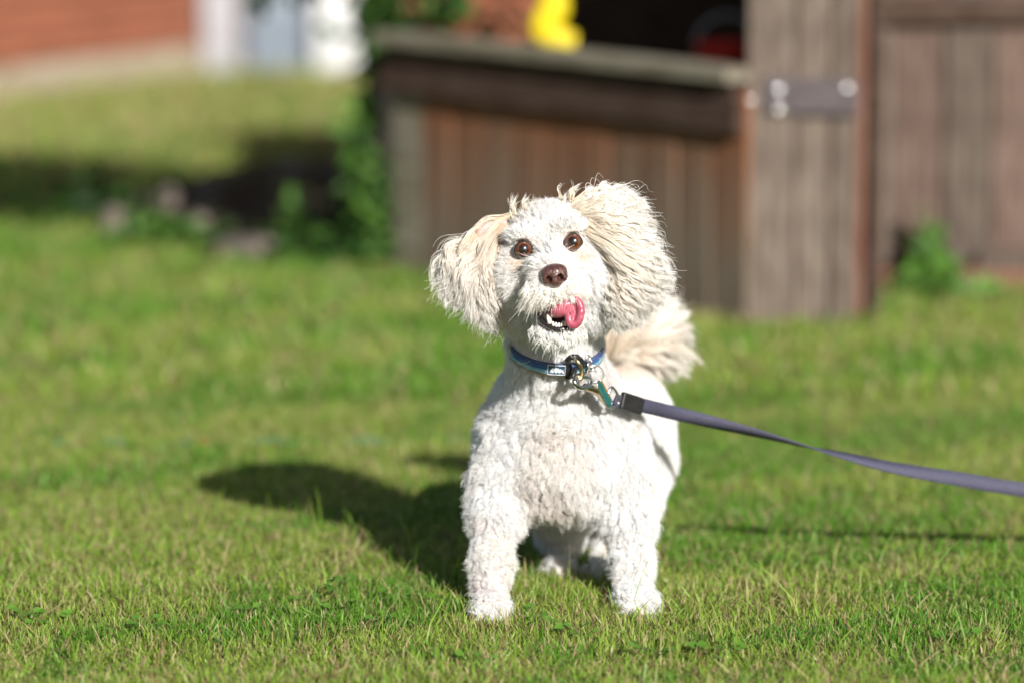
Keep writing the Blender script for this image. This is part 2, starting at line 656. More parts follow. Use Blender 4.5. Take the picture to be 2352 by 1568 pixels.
def grass_build():
    Vs, Qs, Ts, Cs = [], [], [], []
    off = 0

    def put(g):
        nonlocal off
        V, q, t, c = g
        Vs.append(V); Qs.append(q + off); Ts.append(t + off); Cs.append(c)
        off += len(V)
    # close turf
    n = 240000
    x, y = rand_ground(n, 3.95, 6.2, 0.12)
    p = np.stack([x, y, 0 * x], -1)
    hm = 1 + 0.34 * sin_noise(p, 9.0, 11) + 0.22 * sin_noise(p, 40.0, 12)
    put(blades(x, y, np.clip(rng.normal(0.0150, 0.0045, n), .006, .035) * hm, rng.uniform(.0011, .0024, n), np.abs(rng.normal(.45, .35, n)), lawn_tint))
    # taller loose blades
    n = 4200
    x, y = rand_ground(n, 3.95, 6.5, 0.15)
    put(blades(x, y, rng.uniform(.026, .045, n), rng.uniform(.0012, .0024, n), np.abs(rng.normal(.6, .4, n)), lawn_tint))
    n = 260
    x, y = rand_ground(n, 4.1, 6.2, 0.1)
    put(blades(x, y, rng.uniform(.05, .085, n), rng.uniform(.0010, .0018, n), np.abs(rng.normal(.7, .4, n)), lawn_tint))
    # dry thatch lying between the blades
    n = 9000
    x, y = rand_ground(n, 3.95, 6.2, 0.12)

    def straw_tint(x, y, n):
        return np.array([0.46, 0.37, 0.19]) * rng.uniform(.55, 1.2, n)[:, None]
    put(blades(x, y, rng.uniform(.008, .014, n), rng.uniform(.001, .002, n), rng.uniform(1.2, 3.0, n), straw_tint, z0=.006))
    # tuft round the paws
    n = 5200
    x = rng.normal(0.055, 0.12, n); y = rng.normal(4.50, 0.10, n)
    put(blades(x, y, rng.uniform(.012, .032, n), rng.uniform(.0012, .0024, n), np.abs(rng.normal(.5, .3, n)), lawn_tint))
    # middle lawn
    n = 62000
    x, y = rand_ground(n, 6.0, 9.4, 0.35)
    put(blades(x, y, rng.uniform(.018, .04, n), rng.uniform(.003, .006, n), np.abs(rng.normal(.5, .3, n)), lawn_tint))
    # far lawn
    n = 34000
    x, y = rand_ground(n, 9.2, 13.6, 0.6)
    put(blades(x, y, rng.uniform(.02, .045, n), rng.uniform(.006, .011, n), np.abs(rng.normal(.5, .3, n)), lawn_tint))
    # beside the frame
    n = 26000
    y = rng.uniform(3.6, 9.5, n); s = np.where(rng.random(n) < .5, -1, 1)
    x = s * (0.1365 * y + 0.1 + rng.random(n) ** 1.5 * 1.2)
    put(blades(x, y, rng.uniform(.02, .035, n), rng.uniform(.003, .006, n), np.abs(rng.normal(.5, .3, n)), lawn_tint))
    V = np.vstack(Vs)
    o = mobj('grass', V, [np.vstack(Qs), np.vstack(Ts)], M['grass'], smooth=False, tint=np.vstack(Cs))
    tag(o, 'short sunlit green and straw coloured lawn grass', 'grass', kind='stuff')


grass_build()


# ------------------------------------------------------------------ leaves
def leaf_geo(centres, normals, dirs, length, width):
    n = len(centres)
    side = unit(np.cross(dirs, normals))
    L, W = length[:, None], width[:, None]
    nn = unit(np.cross(side, dirs))
    V = np.stack([centres,
                  centres + dirs * L * .35 + side * W * .5 + nn * L * .05, centres + dirs * L * .35 - side * W * .5 + nn * L * .05,
                  centres + dirs * L * .45 - nn * L * .03,
                  centres + dirs * L * .75 + side * W * .33, centres + dirs * L * .75 - side * W * .33,
                  centres + dirs * L - nn * L * .12], 1)
    b = (np.arange(n) * 7)[:, None]
    tris = np.vstack([b + np.array([[q]]) .reshape(1, 3) for q in ((0, 3, 1), (0, 2, 3), (1, 3, 4), (3, 2, 5), (3, 6, 4), (3, 5, 6))])
    return V.reshape(-1, 3), tris


def leaf_cloud(name, centres, size, cols, m, parent=None, droop=0.3, smooth=False):
    n = len(centres)
    d = unit(rng.normal(size=(n, 3)) + np.array([0, 0, -droop]))
    nr = unit(rng.normal(size=(n, 3)) * 0.7 + np.array([0.2, -0.3, 1.0]))
    L = rng.uniform(.7, 1.3, n) * size
    V, T = leaf_geo(centres, nr, d, L, L * rng.uniform(.45, .65, n))
    c = np.asarray(cols)[rng.integers(0, len(cols), n)] * rng.uniform(.75, 1.25, n)[:, None]
    return mobj(name, V, T, m, parent, smooth=smooth, tint=np.repeat(c, 7, 0))


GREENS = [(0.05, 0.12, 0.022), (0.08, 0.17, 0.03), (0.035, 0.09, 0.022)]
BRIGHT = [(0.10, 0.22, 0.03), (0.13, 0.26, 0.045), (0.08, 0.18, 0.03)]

# broad leaved lawn weeds in front of the dog
clover_spots = [(775, 1395), (870, 1408), (800, 1425), (560, 1440), (880, 1455), (60, 1445), (110, 1450), (700, 1400), (1230, 1460), (1330, 1480), (1500, 1530), (1100, 1545), (1170, 1425), (1650, 1520), (2190, 1500), (330, 1470), (960, 1400)]
wgroup = 'broad leaved weeds in the lawn'
wn_lab = ['bright clover-like weed left of the dog, its round leaves tallest', 'low clover-like weed just left of the near paw shadow', 'flat leafy weed in front of the cast shadow', 'small leafy weed in the lawn at lower left', 'flat broad leafed weed in the near lawn left of the dog', 'leafy weed at the far left edge of the lawn', 'second leafy weed near the left edge of the lawn', 'small weed at the edge of the dog shadow', 'pale flat weed between the two front paws', 'flat weed in front of the right front paw', 'blurred weed in the near lawn right of the dog', 'blurred weed at the bottom edge below the dog', 'weed leaf pressed against the left front paw', 'small weed right of the dog near the bottom', 'broad weed at lower right of the lawn', 'small weed at lower left above the bottom edge', 'weed beside the shadow close to the left paw']
for i, (px, py) in enumerate(clover_spots):
    g = G(px, py)
    root = empty('lawn_weed', g)
    tag(root, wn_lab[i], 'weed', wgroup)
    nl = 7 if i else 11
    a = rng.random(nl) * 6.28
    rr = rng.uniform(.004, .022, nl)
    c = np.stack([g[0] + rr * np.cos(a), g[1] + rr * np.sin(a), rng.uniform(.014, .026, nl) + (0.012 if i == 0 else 0)], -1)
    d = unit(np.stack([np.cos(a), np.sin(a), rng.uniform(-.1, .5, nl)], -1))
    L = rng.uniform(.009, .015, nl)
    V, T = leaf_geo(c, np.tile([0, -.5, 1.0], (nl, 1)), d, L, L * .9)
    col = np.array([(0.13, 0.28, 0.035)]) * rng.uniform(.8, 1.15, nl)[:, None]
    mobj('leaves', V, T, M['leaf'], root, smooth=True, tint=np.repeat(col, 7, 0))
    Vs, Fs, off = [], [], 0
    sv = []
    for q in range(nl):
        v, f = tube_geo([g, (g + c[q]) / 2 + np.array([0, 0, .003]), c[q]], 0.0006, 4, caps=False)
        Vs.append(v); Fs.append(f[0] + off); off += len(v)
    mobj('stems', np.vstack(Vs), np.vstack(Fs), M['leaf'], root, tint=np.tile([(0.12, 0.22, 0.04)], (off, 1)))

# hose lying in the lawn
hp = [G(120, 1032), G(180, 1030), G(300, 1029), G(420, 1030), G(560, 1027), G(720, 1024), G(880, 1026), G(1060, 1020)]
hp = smooth_path(np.array(hp) + np.array([0, 0, .003]), 60)
hp[:, 2] += 0.006 * np.sin(np.arange(60) * .55)
hose = empty('garden_hose', hp[0])
tag(hose, 'thin teal garden hose half hidden in the lawn behind the shadow', 'hose')
tube('tube', hp, 0.0055, M['hose'], hose, 10)
fit = G(463, 1030) + np.array([0, 0, .008])
tube('fitting', [fit + np.array([-.009, 0, 0]), fit + np.array([-.004, 0, .001]), fit + np.array([.004, 0, .001]), fit + np.array([.009, 0, 0])], [.004, .006, .006, .004], M['orange'], hose, 12)

# ------------------------------------------------------------------ bed with rocks behind the lawn, shade put into its soil
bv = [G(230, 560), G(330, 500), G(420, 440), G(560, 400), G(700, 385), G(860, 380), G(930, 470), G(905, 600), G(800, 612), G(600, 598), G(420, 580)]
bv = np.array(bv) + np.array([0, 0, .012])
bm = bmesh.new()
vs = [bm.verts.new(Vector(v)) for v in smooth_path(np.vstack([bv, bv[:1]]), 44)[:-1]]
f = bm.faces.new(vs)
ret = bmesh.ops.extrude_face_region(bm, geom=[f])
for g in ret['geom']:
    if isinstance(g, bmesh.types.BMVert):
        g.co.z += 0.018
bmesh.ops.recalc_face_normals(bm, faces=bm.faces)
tag(bm_obj('flower_bed', bm, M['soil']), 'soil bed behind the lawn, its colour blackened to deepen the shade', 'flower bed', kind='structure')


def rock(px, py, w, h, label, m='rock', seed=0):
    g = G(px, py)
    bm = bmesh.new()
    bmesh.ops.create_icosphere(bm, subdivisions=3, radius=1.0)
    for v in bm.verts:
        p = np.array(v.co)
        s = 1 + 0.22 * sin_noise(p[None], 2.2, seed)[0] + 0.07 * sin_noise(p[None], 6, seed + 9)[0]
        v.co = Vector((p[0] * s * w / 2, p[1] * s * w * .4, p[2] * s * h / 2))
    o = bm_obj('rock', bm, M[m], smooth=True)
    o.location = Vector((g[0], g[1], h * .36 + .01))
    tag(o, label, 'rock', 'rocks edging the dark bed')


sc9 = 8.5 / FPX
rock(263, 560, 62 * sc9, 85 * sc9, 'tall tan rock at the left end of the dark bed', seed=1)
rock(300, 500, 60 * sc9, 60 * sc9, 'small dim rock behind the tall tan rock', seed=2)
rock(385, 510, 55 * sc9, 90 * sc9, 'upright dim rock next to the tall tan rock', seed=3)
rock(475, 490, 70 * sc9, 75 * sc9, 'round grey rock in the middle of the dark bed', seed=4)
rock(668, 430, 95 * sc9, 70 * sc9, 'broad pinkish rock at the back of the dark bed', seed=5)
rock(785, 425, 80 * sc9, 80 * sc9, 'pink grey rock beside the vine, back of the bed', seed=6)
rock(590, 596, 190 * sc9, 42 * sc9, 'long flat rock along the front of the dark bed', seed=7)
rock(455, 545, 60 * sc9, 50 * sc9, 'small low rock at the front of the bed', seed=8)

# ------------------------------------------------------------------ house far behind
house = empty('house', (-1.1, 13.4, 0))
tag(house, 'red brick house with white trim and door tinted for bluish shade beyond the lawn', 'house')
hA, hB = np.array([-2.02, 11.1]), np.array([-1.04, 13.06])
hd = (hB - hA) / np.linalg.norm(hB - hA)
hang = math.atan2(hd[1], hd[0])
hL = np.linalg.norm(hB - hA)
hn = np.array([hd[1], -hd[0]])                      # towards the lawn on the right
mid = (hA + hB) / 2
wall = board('brick_wall', M['mortar'], (mid[0] - hn[0] * .1, mid[1] - hn[1] * .1, 1.3), (hL, .2, 2.6), hang, house, bevel=0)
board('foundation', M['concrete'], (mid[0] - hn[0] * .08, mid[1] - hn[1] * .08, .045), (hL + .02, .2, .11), hang, house)
bme = None
nb = 0
for r in range(9):
    z = .135 + r * .067
    s = (r % 2) * .11 + .1
    while s < hL - .02 and nb < 260:
        if s > hL * .25:
            c = hA + hd * s
            if bme is None:
                first = board('brick', M['brick'], (c[0], c[1], z), (.205, .03, .057), hang, wall, bevel=.004)
                bme = first.data
            else:
                o = bpy.data.objects.new('brick', bme)
                o.location = (c[0] + random.uniform(-.002, .002), c[1], z); o.rotation_euler = (0, 0, hang)
                link(o, wall)
            nb += 1
        s += .22
board('brick_band', M['brick'], (mid[0] - hn[0] * .085, mid[1] - hn[1] * .085, 1.66), (hL, .2, 1.85), hang, house, bevel=0)
fy = 13.0


def fx(px, y=fy): return (px - 1176) / FPX * y


board('corner_board', M['trim_shaded'], (fx(507), fy + .03, 1.3), (fx(548) - fx(468), .10, 2.6), 0, house)
board('door_jamb', M['steel_dark'], (fx(556), fy + .07, 1.2), (fx(570) - fx(546), .06, 2.4), 0, house)
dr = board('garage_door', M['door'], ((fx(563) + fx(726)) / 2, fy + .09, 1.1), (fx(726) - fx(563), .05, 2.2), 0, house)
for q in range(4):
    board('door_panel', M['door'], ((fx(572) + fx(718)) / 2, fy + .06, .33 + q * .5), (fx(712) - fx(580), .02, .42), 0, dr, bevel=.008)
board('door_post', M['white'], (fx(778), fy + .03, 1.3), (fx(834) - fx(724), .12, 2.6), 0, house)
board('front_brick_wall', M['brick'], (fx(834) + 1.6, fy + .12, 1.3), (3.2, .2, 2.6), 0, house, bevel=0)
board('lintel', M['white'], ((fx(548) + fx(726)) / 2, fy + .06, 2.38), (fx(726) - fx(546), .12, .3), 0, house)
bm = bmesh.new()
pts = [(-2.6, 11.2, 2.62), (-1.0, 12.8, 2.62), (2.3, 12.8, 2.62), (2.3, 16.5, 2.62), (-3.8, 16.5, 2.62), (-3.8, 12.2, 2.62)]
low = [bm.verts.new(p) for p in pts]
top = [bm.verts.new(p) for p in ((-2.2, 14.5, 3.9), (1.5, 14.7, 3.9))]
bm.faces.new(low[::-1])
for fidx in ((0, 1, 'a'), (1, 2, 'ab'), (2, 3, 'b'), (3, 4, 'ba'), (4, 5, 'a'), (5, 0, 'a')):
    i, j, k = fidx
    if k == 'a': bm.faces.new([low[i], low[j], top[0]])
    elif k == 'b': bm.faces.new([low[i], low[j], top[1]])
    elif k == 'ab': bm.faces.new([low[i], low[j], top[1], top[0]])
    else: bm.faces.new([low[i], low[j], top[0], top[1]])
bm_obj('roof', bm, M['wood_dark'], house)

# ------------------------------------------------------------------ weathered wooden playhouse
A = G(912, 632); B = G(1722, 758)
wd = (B - A)[:2]; wl = np.linalg.norm(wd); wd = wd / wl
wang = math.atan2(wd[1], wd[0])
wnrm = np.array([wd[1], -wd[0]])                    # towards the camera
if wnrm[1] > 0: wnrm = -wnrm
play = empty('wooden_playhouse', (float(B[0]), float(B[1]), 0))
tag(play, 'weathered wooden playhouse with low rust brown wall, capped rail and grey corner boards', 'playhouse')
WH = 0.475


def wp(s, out=0.0, z=0.0):
    c = A[:2] + wd * s + wnrm * out
    return (float(c[0]), float(c[1]), z)


nbd = 11
bw = wl / nbd
for i in range(nbd):
    board('wall_board', M['wood_rust'] if i > 0 else M['wood_cap'], wp((i + .5) * bw, random.uniform(-.003, .003), .215), (bw - .0012, .022, .43 + random.uniform(-.006, .006)), wang, play, warp=.0015)
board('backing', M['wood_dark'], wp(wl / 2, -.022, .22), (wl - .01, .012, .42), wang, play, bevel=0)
board('apron_board', M['wood_dark'], wp(wl / 2 - .012, .022, .388), (wl + .014, .02, .058), wang, play, ry=.014)
board('cap_rail', M['wood_cap'], wp(wl / 2 - .012, .012, .466), (wl + .006, .085, .026), wang, play, ry=.016)
board('ledger', M['wood_dark'], wp(wl / 2 - .01, .010, .434), (wl - .02, .03, .03), wang, play, ry=.015)
# corner boards of the tower, facing the camera
py0 = float(B[1]) + .012
TH = 1.15
cx0 = (1716 - 1176) / FPX * py0
for i, (a0, a1, m, dy) in enumerate([(1716, 1828, 'wood_grey', 0), (1830, 1908, 'wood_grey', .006), (1910, 1968, 'wood_grey', .002), (1969, 1992, 'wood_red', .014)]):
    x0, x1 = (a0 - 1176) / FPX * py0, (a1 - 1176) / FPX * py0
    board('corner_board', M[m], ((x0 + x1) / 2, py0 + dy, TH / 2 + .004), (x1 - x0 - .002, .024, TH), 0.02 * (i - 1), play, warp=.0015)
xc0, xc1 = (1722 - 1176) / FPX * py0, (1985 - 1176) / FPX * py0
board('post', M['wood_dark'], ((xc0 + xc1) / 2, py0 + .06, TH / 2), (xc1 - xc0 - .02, .09, TH), 0, play)
# strap with screws
sp = P(1862, 222, py0 - .018)
sw = (1972 - 1752) / FPX * py0
strap = board('metal_strap', M['steel_dark'], sp, (sw, .007, 84 / FPX * py0), R(-2), play, bevel=.003, ry=R(2))
for (sx, sy) in ((1786, 208), (1786, 255), (1946, 204)):
    bm = bmesh.new()
    bmesh.ops.create_uvsphere(bm, u_segments=16, v_segments=10, radius=.0068)
    for v in bm.verts: v.co.y *= .4
    o = bm_obj('screw', bm, M['screw'], strap, smooth=True)
    o.location = Vector(P(sx, sy, py0 - .0240))
bm = bmesh.new()
bmesh.ops.create_uvsphere(bm, u_segments=16, v_segments=10, radius=.0042)
for v in bm.verts: v.co.y *= .4
o = bm_obj('screw', bm, M['screw'], play, smooth=True)
o.location = Vector(P(1722, 233, py0 - .0135))
# right wall, set back
ry = 7.38
xs = (1985 - 1176) / FPX * ry
k = 0
x = xs - .02
while x < 1.75:
    w = random.choice([.085, .1, .075, .092])
    m = 'wood_warm' if k in (1, 3, 4, 7, 9) else 'wood_grey'
    board('wall_board', M[m], (x + w / 2, ry + random.uniform(-.004, .004), TH / 2 + .02), (w - .0015, .022, TH - .02), 0, play, warp=.0015)
    x += w
    k += 1
board('backing', M['wood_dark'], ((xs + 1.75) / 2, ry + .03, TH / 2), (1.75 - xs, .012, TH - .05), 0, play, bevel=0)
zb = P(2250, 600, ry)[2]
board('bottom_rail', M['wood_grey'], ((xs + 1.75) / 2 + .14, ry - .03, max(zb, .05)), (1.75 - xs - .16, .04, .05), 0, play)
zt = P(2250, 24, ry)[2]
board('top_rail', M['wood_dark'], ((xs + 1.75) / 2, ry - .025, zt), (1.75 - xs, .03, .045), 0, play)
board('foot_board', M['wood_red'], ((xs + 1.75) / 2, ry - .035, .025), (1.75 - xs, .05, .045), 0, play)
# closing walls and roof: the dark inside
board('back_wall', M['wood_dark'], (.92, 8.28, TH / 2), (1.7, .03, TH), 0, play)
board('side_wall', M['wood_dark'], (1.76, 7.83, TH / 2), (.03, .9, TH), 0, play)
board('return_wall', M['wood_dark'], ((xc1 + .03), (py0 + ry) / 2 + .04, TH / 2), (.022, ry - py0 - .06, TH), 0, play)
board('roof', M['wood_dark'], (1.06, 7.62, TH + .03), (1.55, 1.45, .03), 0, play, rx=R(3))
# toys inside
ty = 7.30
yt = [(1262, -60), (1268, -10), (1272, 25), (1250, 52), (1245, 74), (1290, 92), (1322, 98)]
tb = wp(wl * .36, 0, 0)
cy0 = 7.42
toy = empty('yellow_toy', P(1275, 100, cy0))
tag(toy, 'bright yellow bent plastic toy standing on the capped rail', 'toy')
pth = smooth_path([P(px, py, cy0) for px, py in yt], 40)
Vt, Ft = tube_geo(pth, np.interp(np.linspace(0, 1, 40), [0, .5, .62, .8, 1], [.03, .028, .022, .026, .018]), 14)
Vt[:, 1] = cy0 + (Vt[:, 1] - cy0) * .7
mobj('frame', Vt, Ft, M['yellow'], toy)
rb = empty('red_bucket', P(1668, 165, 7.2))
tag(rb, 'red plastic bucket just behind the playhouse corner boards', 'bucket')
bc = P(1672, 170, 7.2)
prof = [(.0, .0), (.045, .0), (.05, .005), (.062, .085), (.066, .09), (.06, .09), (.047, .008), (0, .008)]
an = np.linspace(0, 2 * np.pi, 24, endpoint=False)
Vb = np.array([[bc[0] + r * np.cos(a), bc[1] + r * np.sin(a), bc[2] - .03 + z] for r, z in prof for a in an])
Fb = np.array([[i * 24 + j, i * 24 + (j + 1) % 24, (i + 1) * 24 + (j + 1) % 24, (i + 1) * 24 + j] for i in range(len(prof) - 1) for j in range(24)])
mobj('pail', Vb, Fb, M['red'], rb)
tube('handle', [bc + np.array([.062 * math.cos(a), 0, .05 + .06 * math.sin(a)]) for a in np.linspace(0, math.pi, 16)], .003, M['grey_pl'], rb)
board('bench', M['wood_dark'], (bc[0] + .02, bc[1] + .02, bc[2] - .045), (.24, .2, .02), 0, play)

# ------------------------------------------------------------------ tree and shrubs behind the playhouse
tree = empty('tree', (-.27, 8.05, 0))
tag(tree, 'small tree, its trunk blackened to stand for shade, leaning over the left end of the playhouse', 'tree')
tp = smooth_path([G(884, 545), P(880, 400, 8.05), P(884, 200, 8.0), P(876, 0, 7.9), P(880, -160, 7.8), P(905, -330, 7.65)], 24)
tube('shade_trunk', tp, np.linspace(.034, .018, 24), M['bark'], tree, 10)  # widened and blackened to fill the dark shade behind the wall corner
cc = np.array([-.40, 7.22, 1.03])
n = 7600
d = unit(rng.normal(size=(n, 3))) * (rng.random(n) ** .4)[:, None]
clump = sin_noise(d, 5, 21)
keep = clump > -.25
C = cc + d[keep] * np.array([.66, .58, .27])
for q in range(6):
    tip = cc + unit(rng.normal(size=3)) * np.array([.5, .35, .2])
    tube('limb', smooth_path([tp[-3 - q], (tp[-3 - q] + tip) / 2 + np.array([0, 0, .06]), tip], 10), np.linspace(.011, .003, 10), M['bark'], tree, 6)
C = C[(proj(C)[1] < -15)]
leaf_cloud('crown', C, .05, GREENS, M['leaf'], tree)
# hanging twigs
for i, (pa, pb, pc, nl) in enumerate([((880, -90), (868, 40), (855, 160), 120), ((890, -90), (905, 20), (915, 110), 90), ((870, -80), (840, 10), (846, 90), 70), ((640, -120), (622, -30), (606, 14), 16), ((690, -120), (700, -50), (712, -6), 12), ((900, -90), (960, -20), (1010, 40), 46), ((930, -90), (1010, -40), (1060, 10), 30)]):
    yy = 7.75 if i < 5 else 7.85
    tw = smooth_path([P(*pa, yy), P(*pb, yy), P(*pc, yy)], 12)
    tube('twig', tw, np.linspace(.004, .0015, 12), M['bark'], tree, 5)
    tt = rng.random(nl) ** .7
    base = np.stack([np.interp(tt, np.linspace(0, 1, 12), tw[:, k]) for k in range(3)], -1) + rng.normal(0, .012, (nl, 3))
    leaf_cloud('leaves', base, .042, GREENS + BRIGHT[:1], M['leaf'], tree, droop=.8)


def shrub(name, label, spots, n, size, cols, cat='shrub', group=None, spread=(.03, .03, .03), stem_to=None):
    g0 = spots[0]
    root = empty(name, (float(g0[0]), float(g0[1]), 0))
    tag(root, label, cat, group)
    sp_ = smooth_path(np.array(spots), max(8, len(spots) * 4))
    tube('stem', sp_, np.linspace(.006, .002, len(sp_)), M['bark'], root, 6)
    t = rng.random(n)
    base = np.stack([np.interp(t, np.linspace(0, 1, len(sp_)), sp_[:, k]) for k in range(3)], -1)
    base += rng.normal(size=(n, 3)) * np.array(spread)
    base[:, 2] = np.maximum(base[:, 2], .012)
    leaf_cloud('foliage', base, size, cols, M['leaf'], root, droop=.2)


yv = 7.62
shrub('climbing_vine', 'light green vine climbing beside the left corner of the playhouse wall', [G(885, 632), P(872, 560, yv), P(860, 470, yv), P(832, 390, yv + .02), P(826, 300, yv + .05), P(850, 200, yv + .1)], 190, .042, BRIGHT + GREENS, 'vine', spread=(.013, .02, .02))
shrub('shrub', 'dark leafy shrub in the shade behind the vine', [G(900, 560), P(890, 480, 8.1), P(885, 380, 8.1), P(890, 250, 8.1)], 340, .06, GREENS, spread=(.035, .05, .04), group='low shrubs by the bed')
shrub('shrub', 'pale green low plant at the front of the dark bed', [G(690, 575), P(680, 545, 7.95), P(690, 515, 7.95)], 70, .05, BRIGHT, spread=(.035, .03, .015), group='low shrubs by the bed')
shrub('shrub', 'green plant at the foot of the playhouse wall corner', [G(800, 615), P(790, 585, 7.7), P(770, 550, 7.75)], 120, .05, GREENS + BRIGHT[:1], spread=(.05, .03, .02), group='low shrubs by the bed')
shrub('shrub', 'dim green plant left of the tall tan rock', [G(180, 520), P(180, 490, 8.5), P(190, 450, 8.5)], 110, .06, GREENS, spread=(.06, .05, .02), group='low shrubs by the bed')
shrub('shrub', 'bright grassy tuft in front of the tall tan rock', [G(345, 575), P(345, 555, 8.0), P(350, 525, 8.0)], 80, .05, BRIGHT, spread=(.05, .03, .015), group='low shrubs by the bed')
shrub('tall_weed', 'green weed growing against the right wall of the playhouse', [G(2140, 705), P(2140, 640, 7.28), P(2135, 580, 7.28), P(2125, 530, 7.30)], 130, .045, BRIGHT, 'weed', spread=(.016, .015, .015))
shrub('low_weed', 'spreading weed at the foot of the right wall', [G(2215, 700), P(2205, 675, 7.2), P(2170, 640, 7.24)], 90, .04, BRIGHT, 'weed', spread=(.035, .02, .012))
shrub('corner_weed', 'small weed tuft at the foot of the grey corner boards', [G(1985, 725), P(1985, 715, 6.95), P(1990, 690, 6.95)], 50, .03, BRIGHT, 'weed', spread=(.02, .02, .008))
shrub('garden_bush', 'leafy bush seen over the rail between tree and toy', [G(1010, 330) * np.array([1, 1, 0]), P(1030, 90, 9.3), P(1060, 10, 9.3)], 260, .06, GREENS, 'bush', spread=(.10, .1, .06))
shrub('edge_bush', 'olive bush at the left edge in front of the house', [(-1.66, 12.0, 0), (-1.68, 12.0, .1), (-1.70, 12.0, .3)], 160, .06, [(0.10, 0.11, 0.03), (0.07, 0.09, 0.025)], 'bush', spread=(.03, .08, .10))

# ------------------------------------------------------------------ the dog
def fur_mat(name, translucent=0.2, rough=0.55):
    nt = NT(name)
    at = nt.n('ShaderNodeAttribute'); at.attribute_name = 'tint'
    b = nt.n('ShaderNodeBsdfPrincipled')
    b.inputs['Roughness'].default_value = rough
    b.inputs['Specular IOR Level'].default_value = 0.25
    nt.l(at.outputs['Color'], b.inputs['Base Color'])
    tr = nt.n('ShaderNodeBsdfTranslucent')
    nt.l(at.outputs['Color'], tr.inputs[0])
    ms = nt.n('ShaderNodeMixShader'); ms.inputs[0].default_value = translucent
    nt.l(b.outputs[0], ms.inputs[1]); nt.l(tr.outputs[0], ms.inputs[2])
    nt.l(ms.outputs[0], nt.out.inputs[0])
    return nt.m


M['fur'] = fur_mat('fur')
M['skin'] = mat('dog_skin', (0.62, 0.50, 0.43), (0.72, 0.62, 0.54), scale=40, rough=0.8, spec=0.2)
M['pink'] = mat('pink_skin', (0.56, 0.30, 0.28), (0.66, 0.42, 0.38), scale=60, rough=0.5, sss=0.3)
M['nose'] = mat('nose_leather', (0.058, 0.024, 0.019), (0.118, 0.050, 0.039), scale=260, rough=0.28, bump=0.35, coat=0.6)
M['lip'] = mat('dark_lip', (0.012, 0.009, 0.010), (0.03, 0.02, 0.02), scale=100, rough=0.25, coat=0.4)
M['mouth'] = mat('mouth_inside', (0.05, 0.012, 0.014), (0.09, 0.02, 0.025), scale=80, rough=0.4)
M['tongue'] = mat('tongue', (0.36, 0.065, 0.105), (0.47, 0.12, 0.165), scale=160, rough=0.35, bump=0.08, sss=0.35, coat=0.15)
M['tooth'] = mat('tooth', (0.80, 0.75, 0.62), (0.85, 0.82, 0.74), scale=90, rough=0.25, coat=0.3)

hx, hv = np.array([math.cos(R(10)), 0, math.sin(R(10))]), np.array([-math.sin(R(10)), 0, math.cos(R(10))])
HR = np.stack([hx, np.array([0, 1.0, 0]), hv], 1)
EYES = [P(1202, 573, 4.3815), P(1317, 556, 4.3815)]
NOSE = P(1273, 634, 4.327)
MOUTH = P(1286, 712, 4.352)

fld = Field((-.14, 4.28, -.008), (.27, 4.99, .53), .004)
f = fld
# torso
f.add(f.ell(P(1284, 1005, 4.565), (.078, .100, .084)), .02)
f.add(f.ell(P(1285, 1085, 4.540), (.078, .075, .040)), .025)
f.add(f.cone(P(1286, 930, 4.55), P(1276, 795, 4.495), .066, .043), .04)
f.add(f.cone(P(1276, 795, 4.495), P(1266, 640, 4.45), .043, .043), .03)
f.add(f.ell(P(1162, 1075, 4.545), (.027, .050, .068)), .03)
f.add(f.ell(P(1420, 1080, 4.555), (.027, .050, .068)), .03)
f.add(f.cone(P(1310, 1010, 4.62), P(1400, 990, 4.76), .074, .072), .03)
f.add(f.ell(P(1452, 990, 4.78), (.047, .080, .078)), .03)
f.add(f.ell(P(1330, 1010, 4.78), (.054, .085, .078)), .04)
# front legs
for pts in ([(1153, 1110, 4.515, .030), (1138, 1195, 4.49, .0215), (1128, 1290, 4.455, .0165), (1124, 1385, 4.43, .0160)],
            [(1426, 1110, 4.53, .032), (1440, 1190, 4.515, .0225), (1450, 1280, 4.48, .0165), (1458, 1366, 4.455, .0160)]):
    for a, b in zip(pts, pts[1:]):
        f.add(f.cone(P(*a[:3]), P(*b[:3]), a[3], b[3]), .018)
for px, py in ((1123, 1436), (1462, 1420)):
    g = G(px, py)
    f.add(f.ell(g + np.array([0, .012, .017]), (.0200, .028, .016)), .012)
    for q in (-.013, -.0045, .0045, .013):
        f.add(f.ell(g + np.array([q, -.012 - .004 * (abs(q) < .01), .011]), (.006, .010, .009)), .004)
# hind legs
for pts, pw in (([(1455, 1060, 4.80, .055), (1450, 1150, 4.73, .034), (1402, 1235, 4.80, .020), (1385, 1300, 4.705, .016)], (1378, 1345)),
                ([(1320, 1080, 4.80, .055), (1290, 1160, 4.73, .040), (1288, 1235, 4.79, .026), (1290, 1290, 4.72, .018)], (1284, 1340))):
    for a, b in zip(pts, pts[1:]):
        f.add(f.cone(P(*a[:3]), P(*b[:3]), a[3], b[3]), .018)
    g = G(*pw)
    f.add(f.ell(g + np.array([0, .01, .014]), (.018, .026, .014)), .012)
# tail root
f.add(f.cone(P(1420, 900, 4.83), P(1432, 830, 4.87), .018, .011), .02)
f.add(f.cone(P(1432, 830, 4.87), P(1470, 775, 4.88), .011, .008), .008)
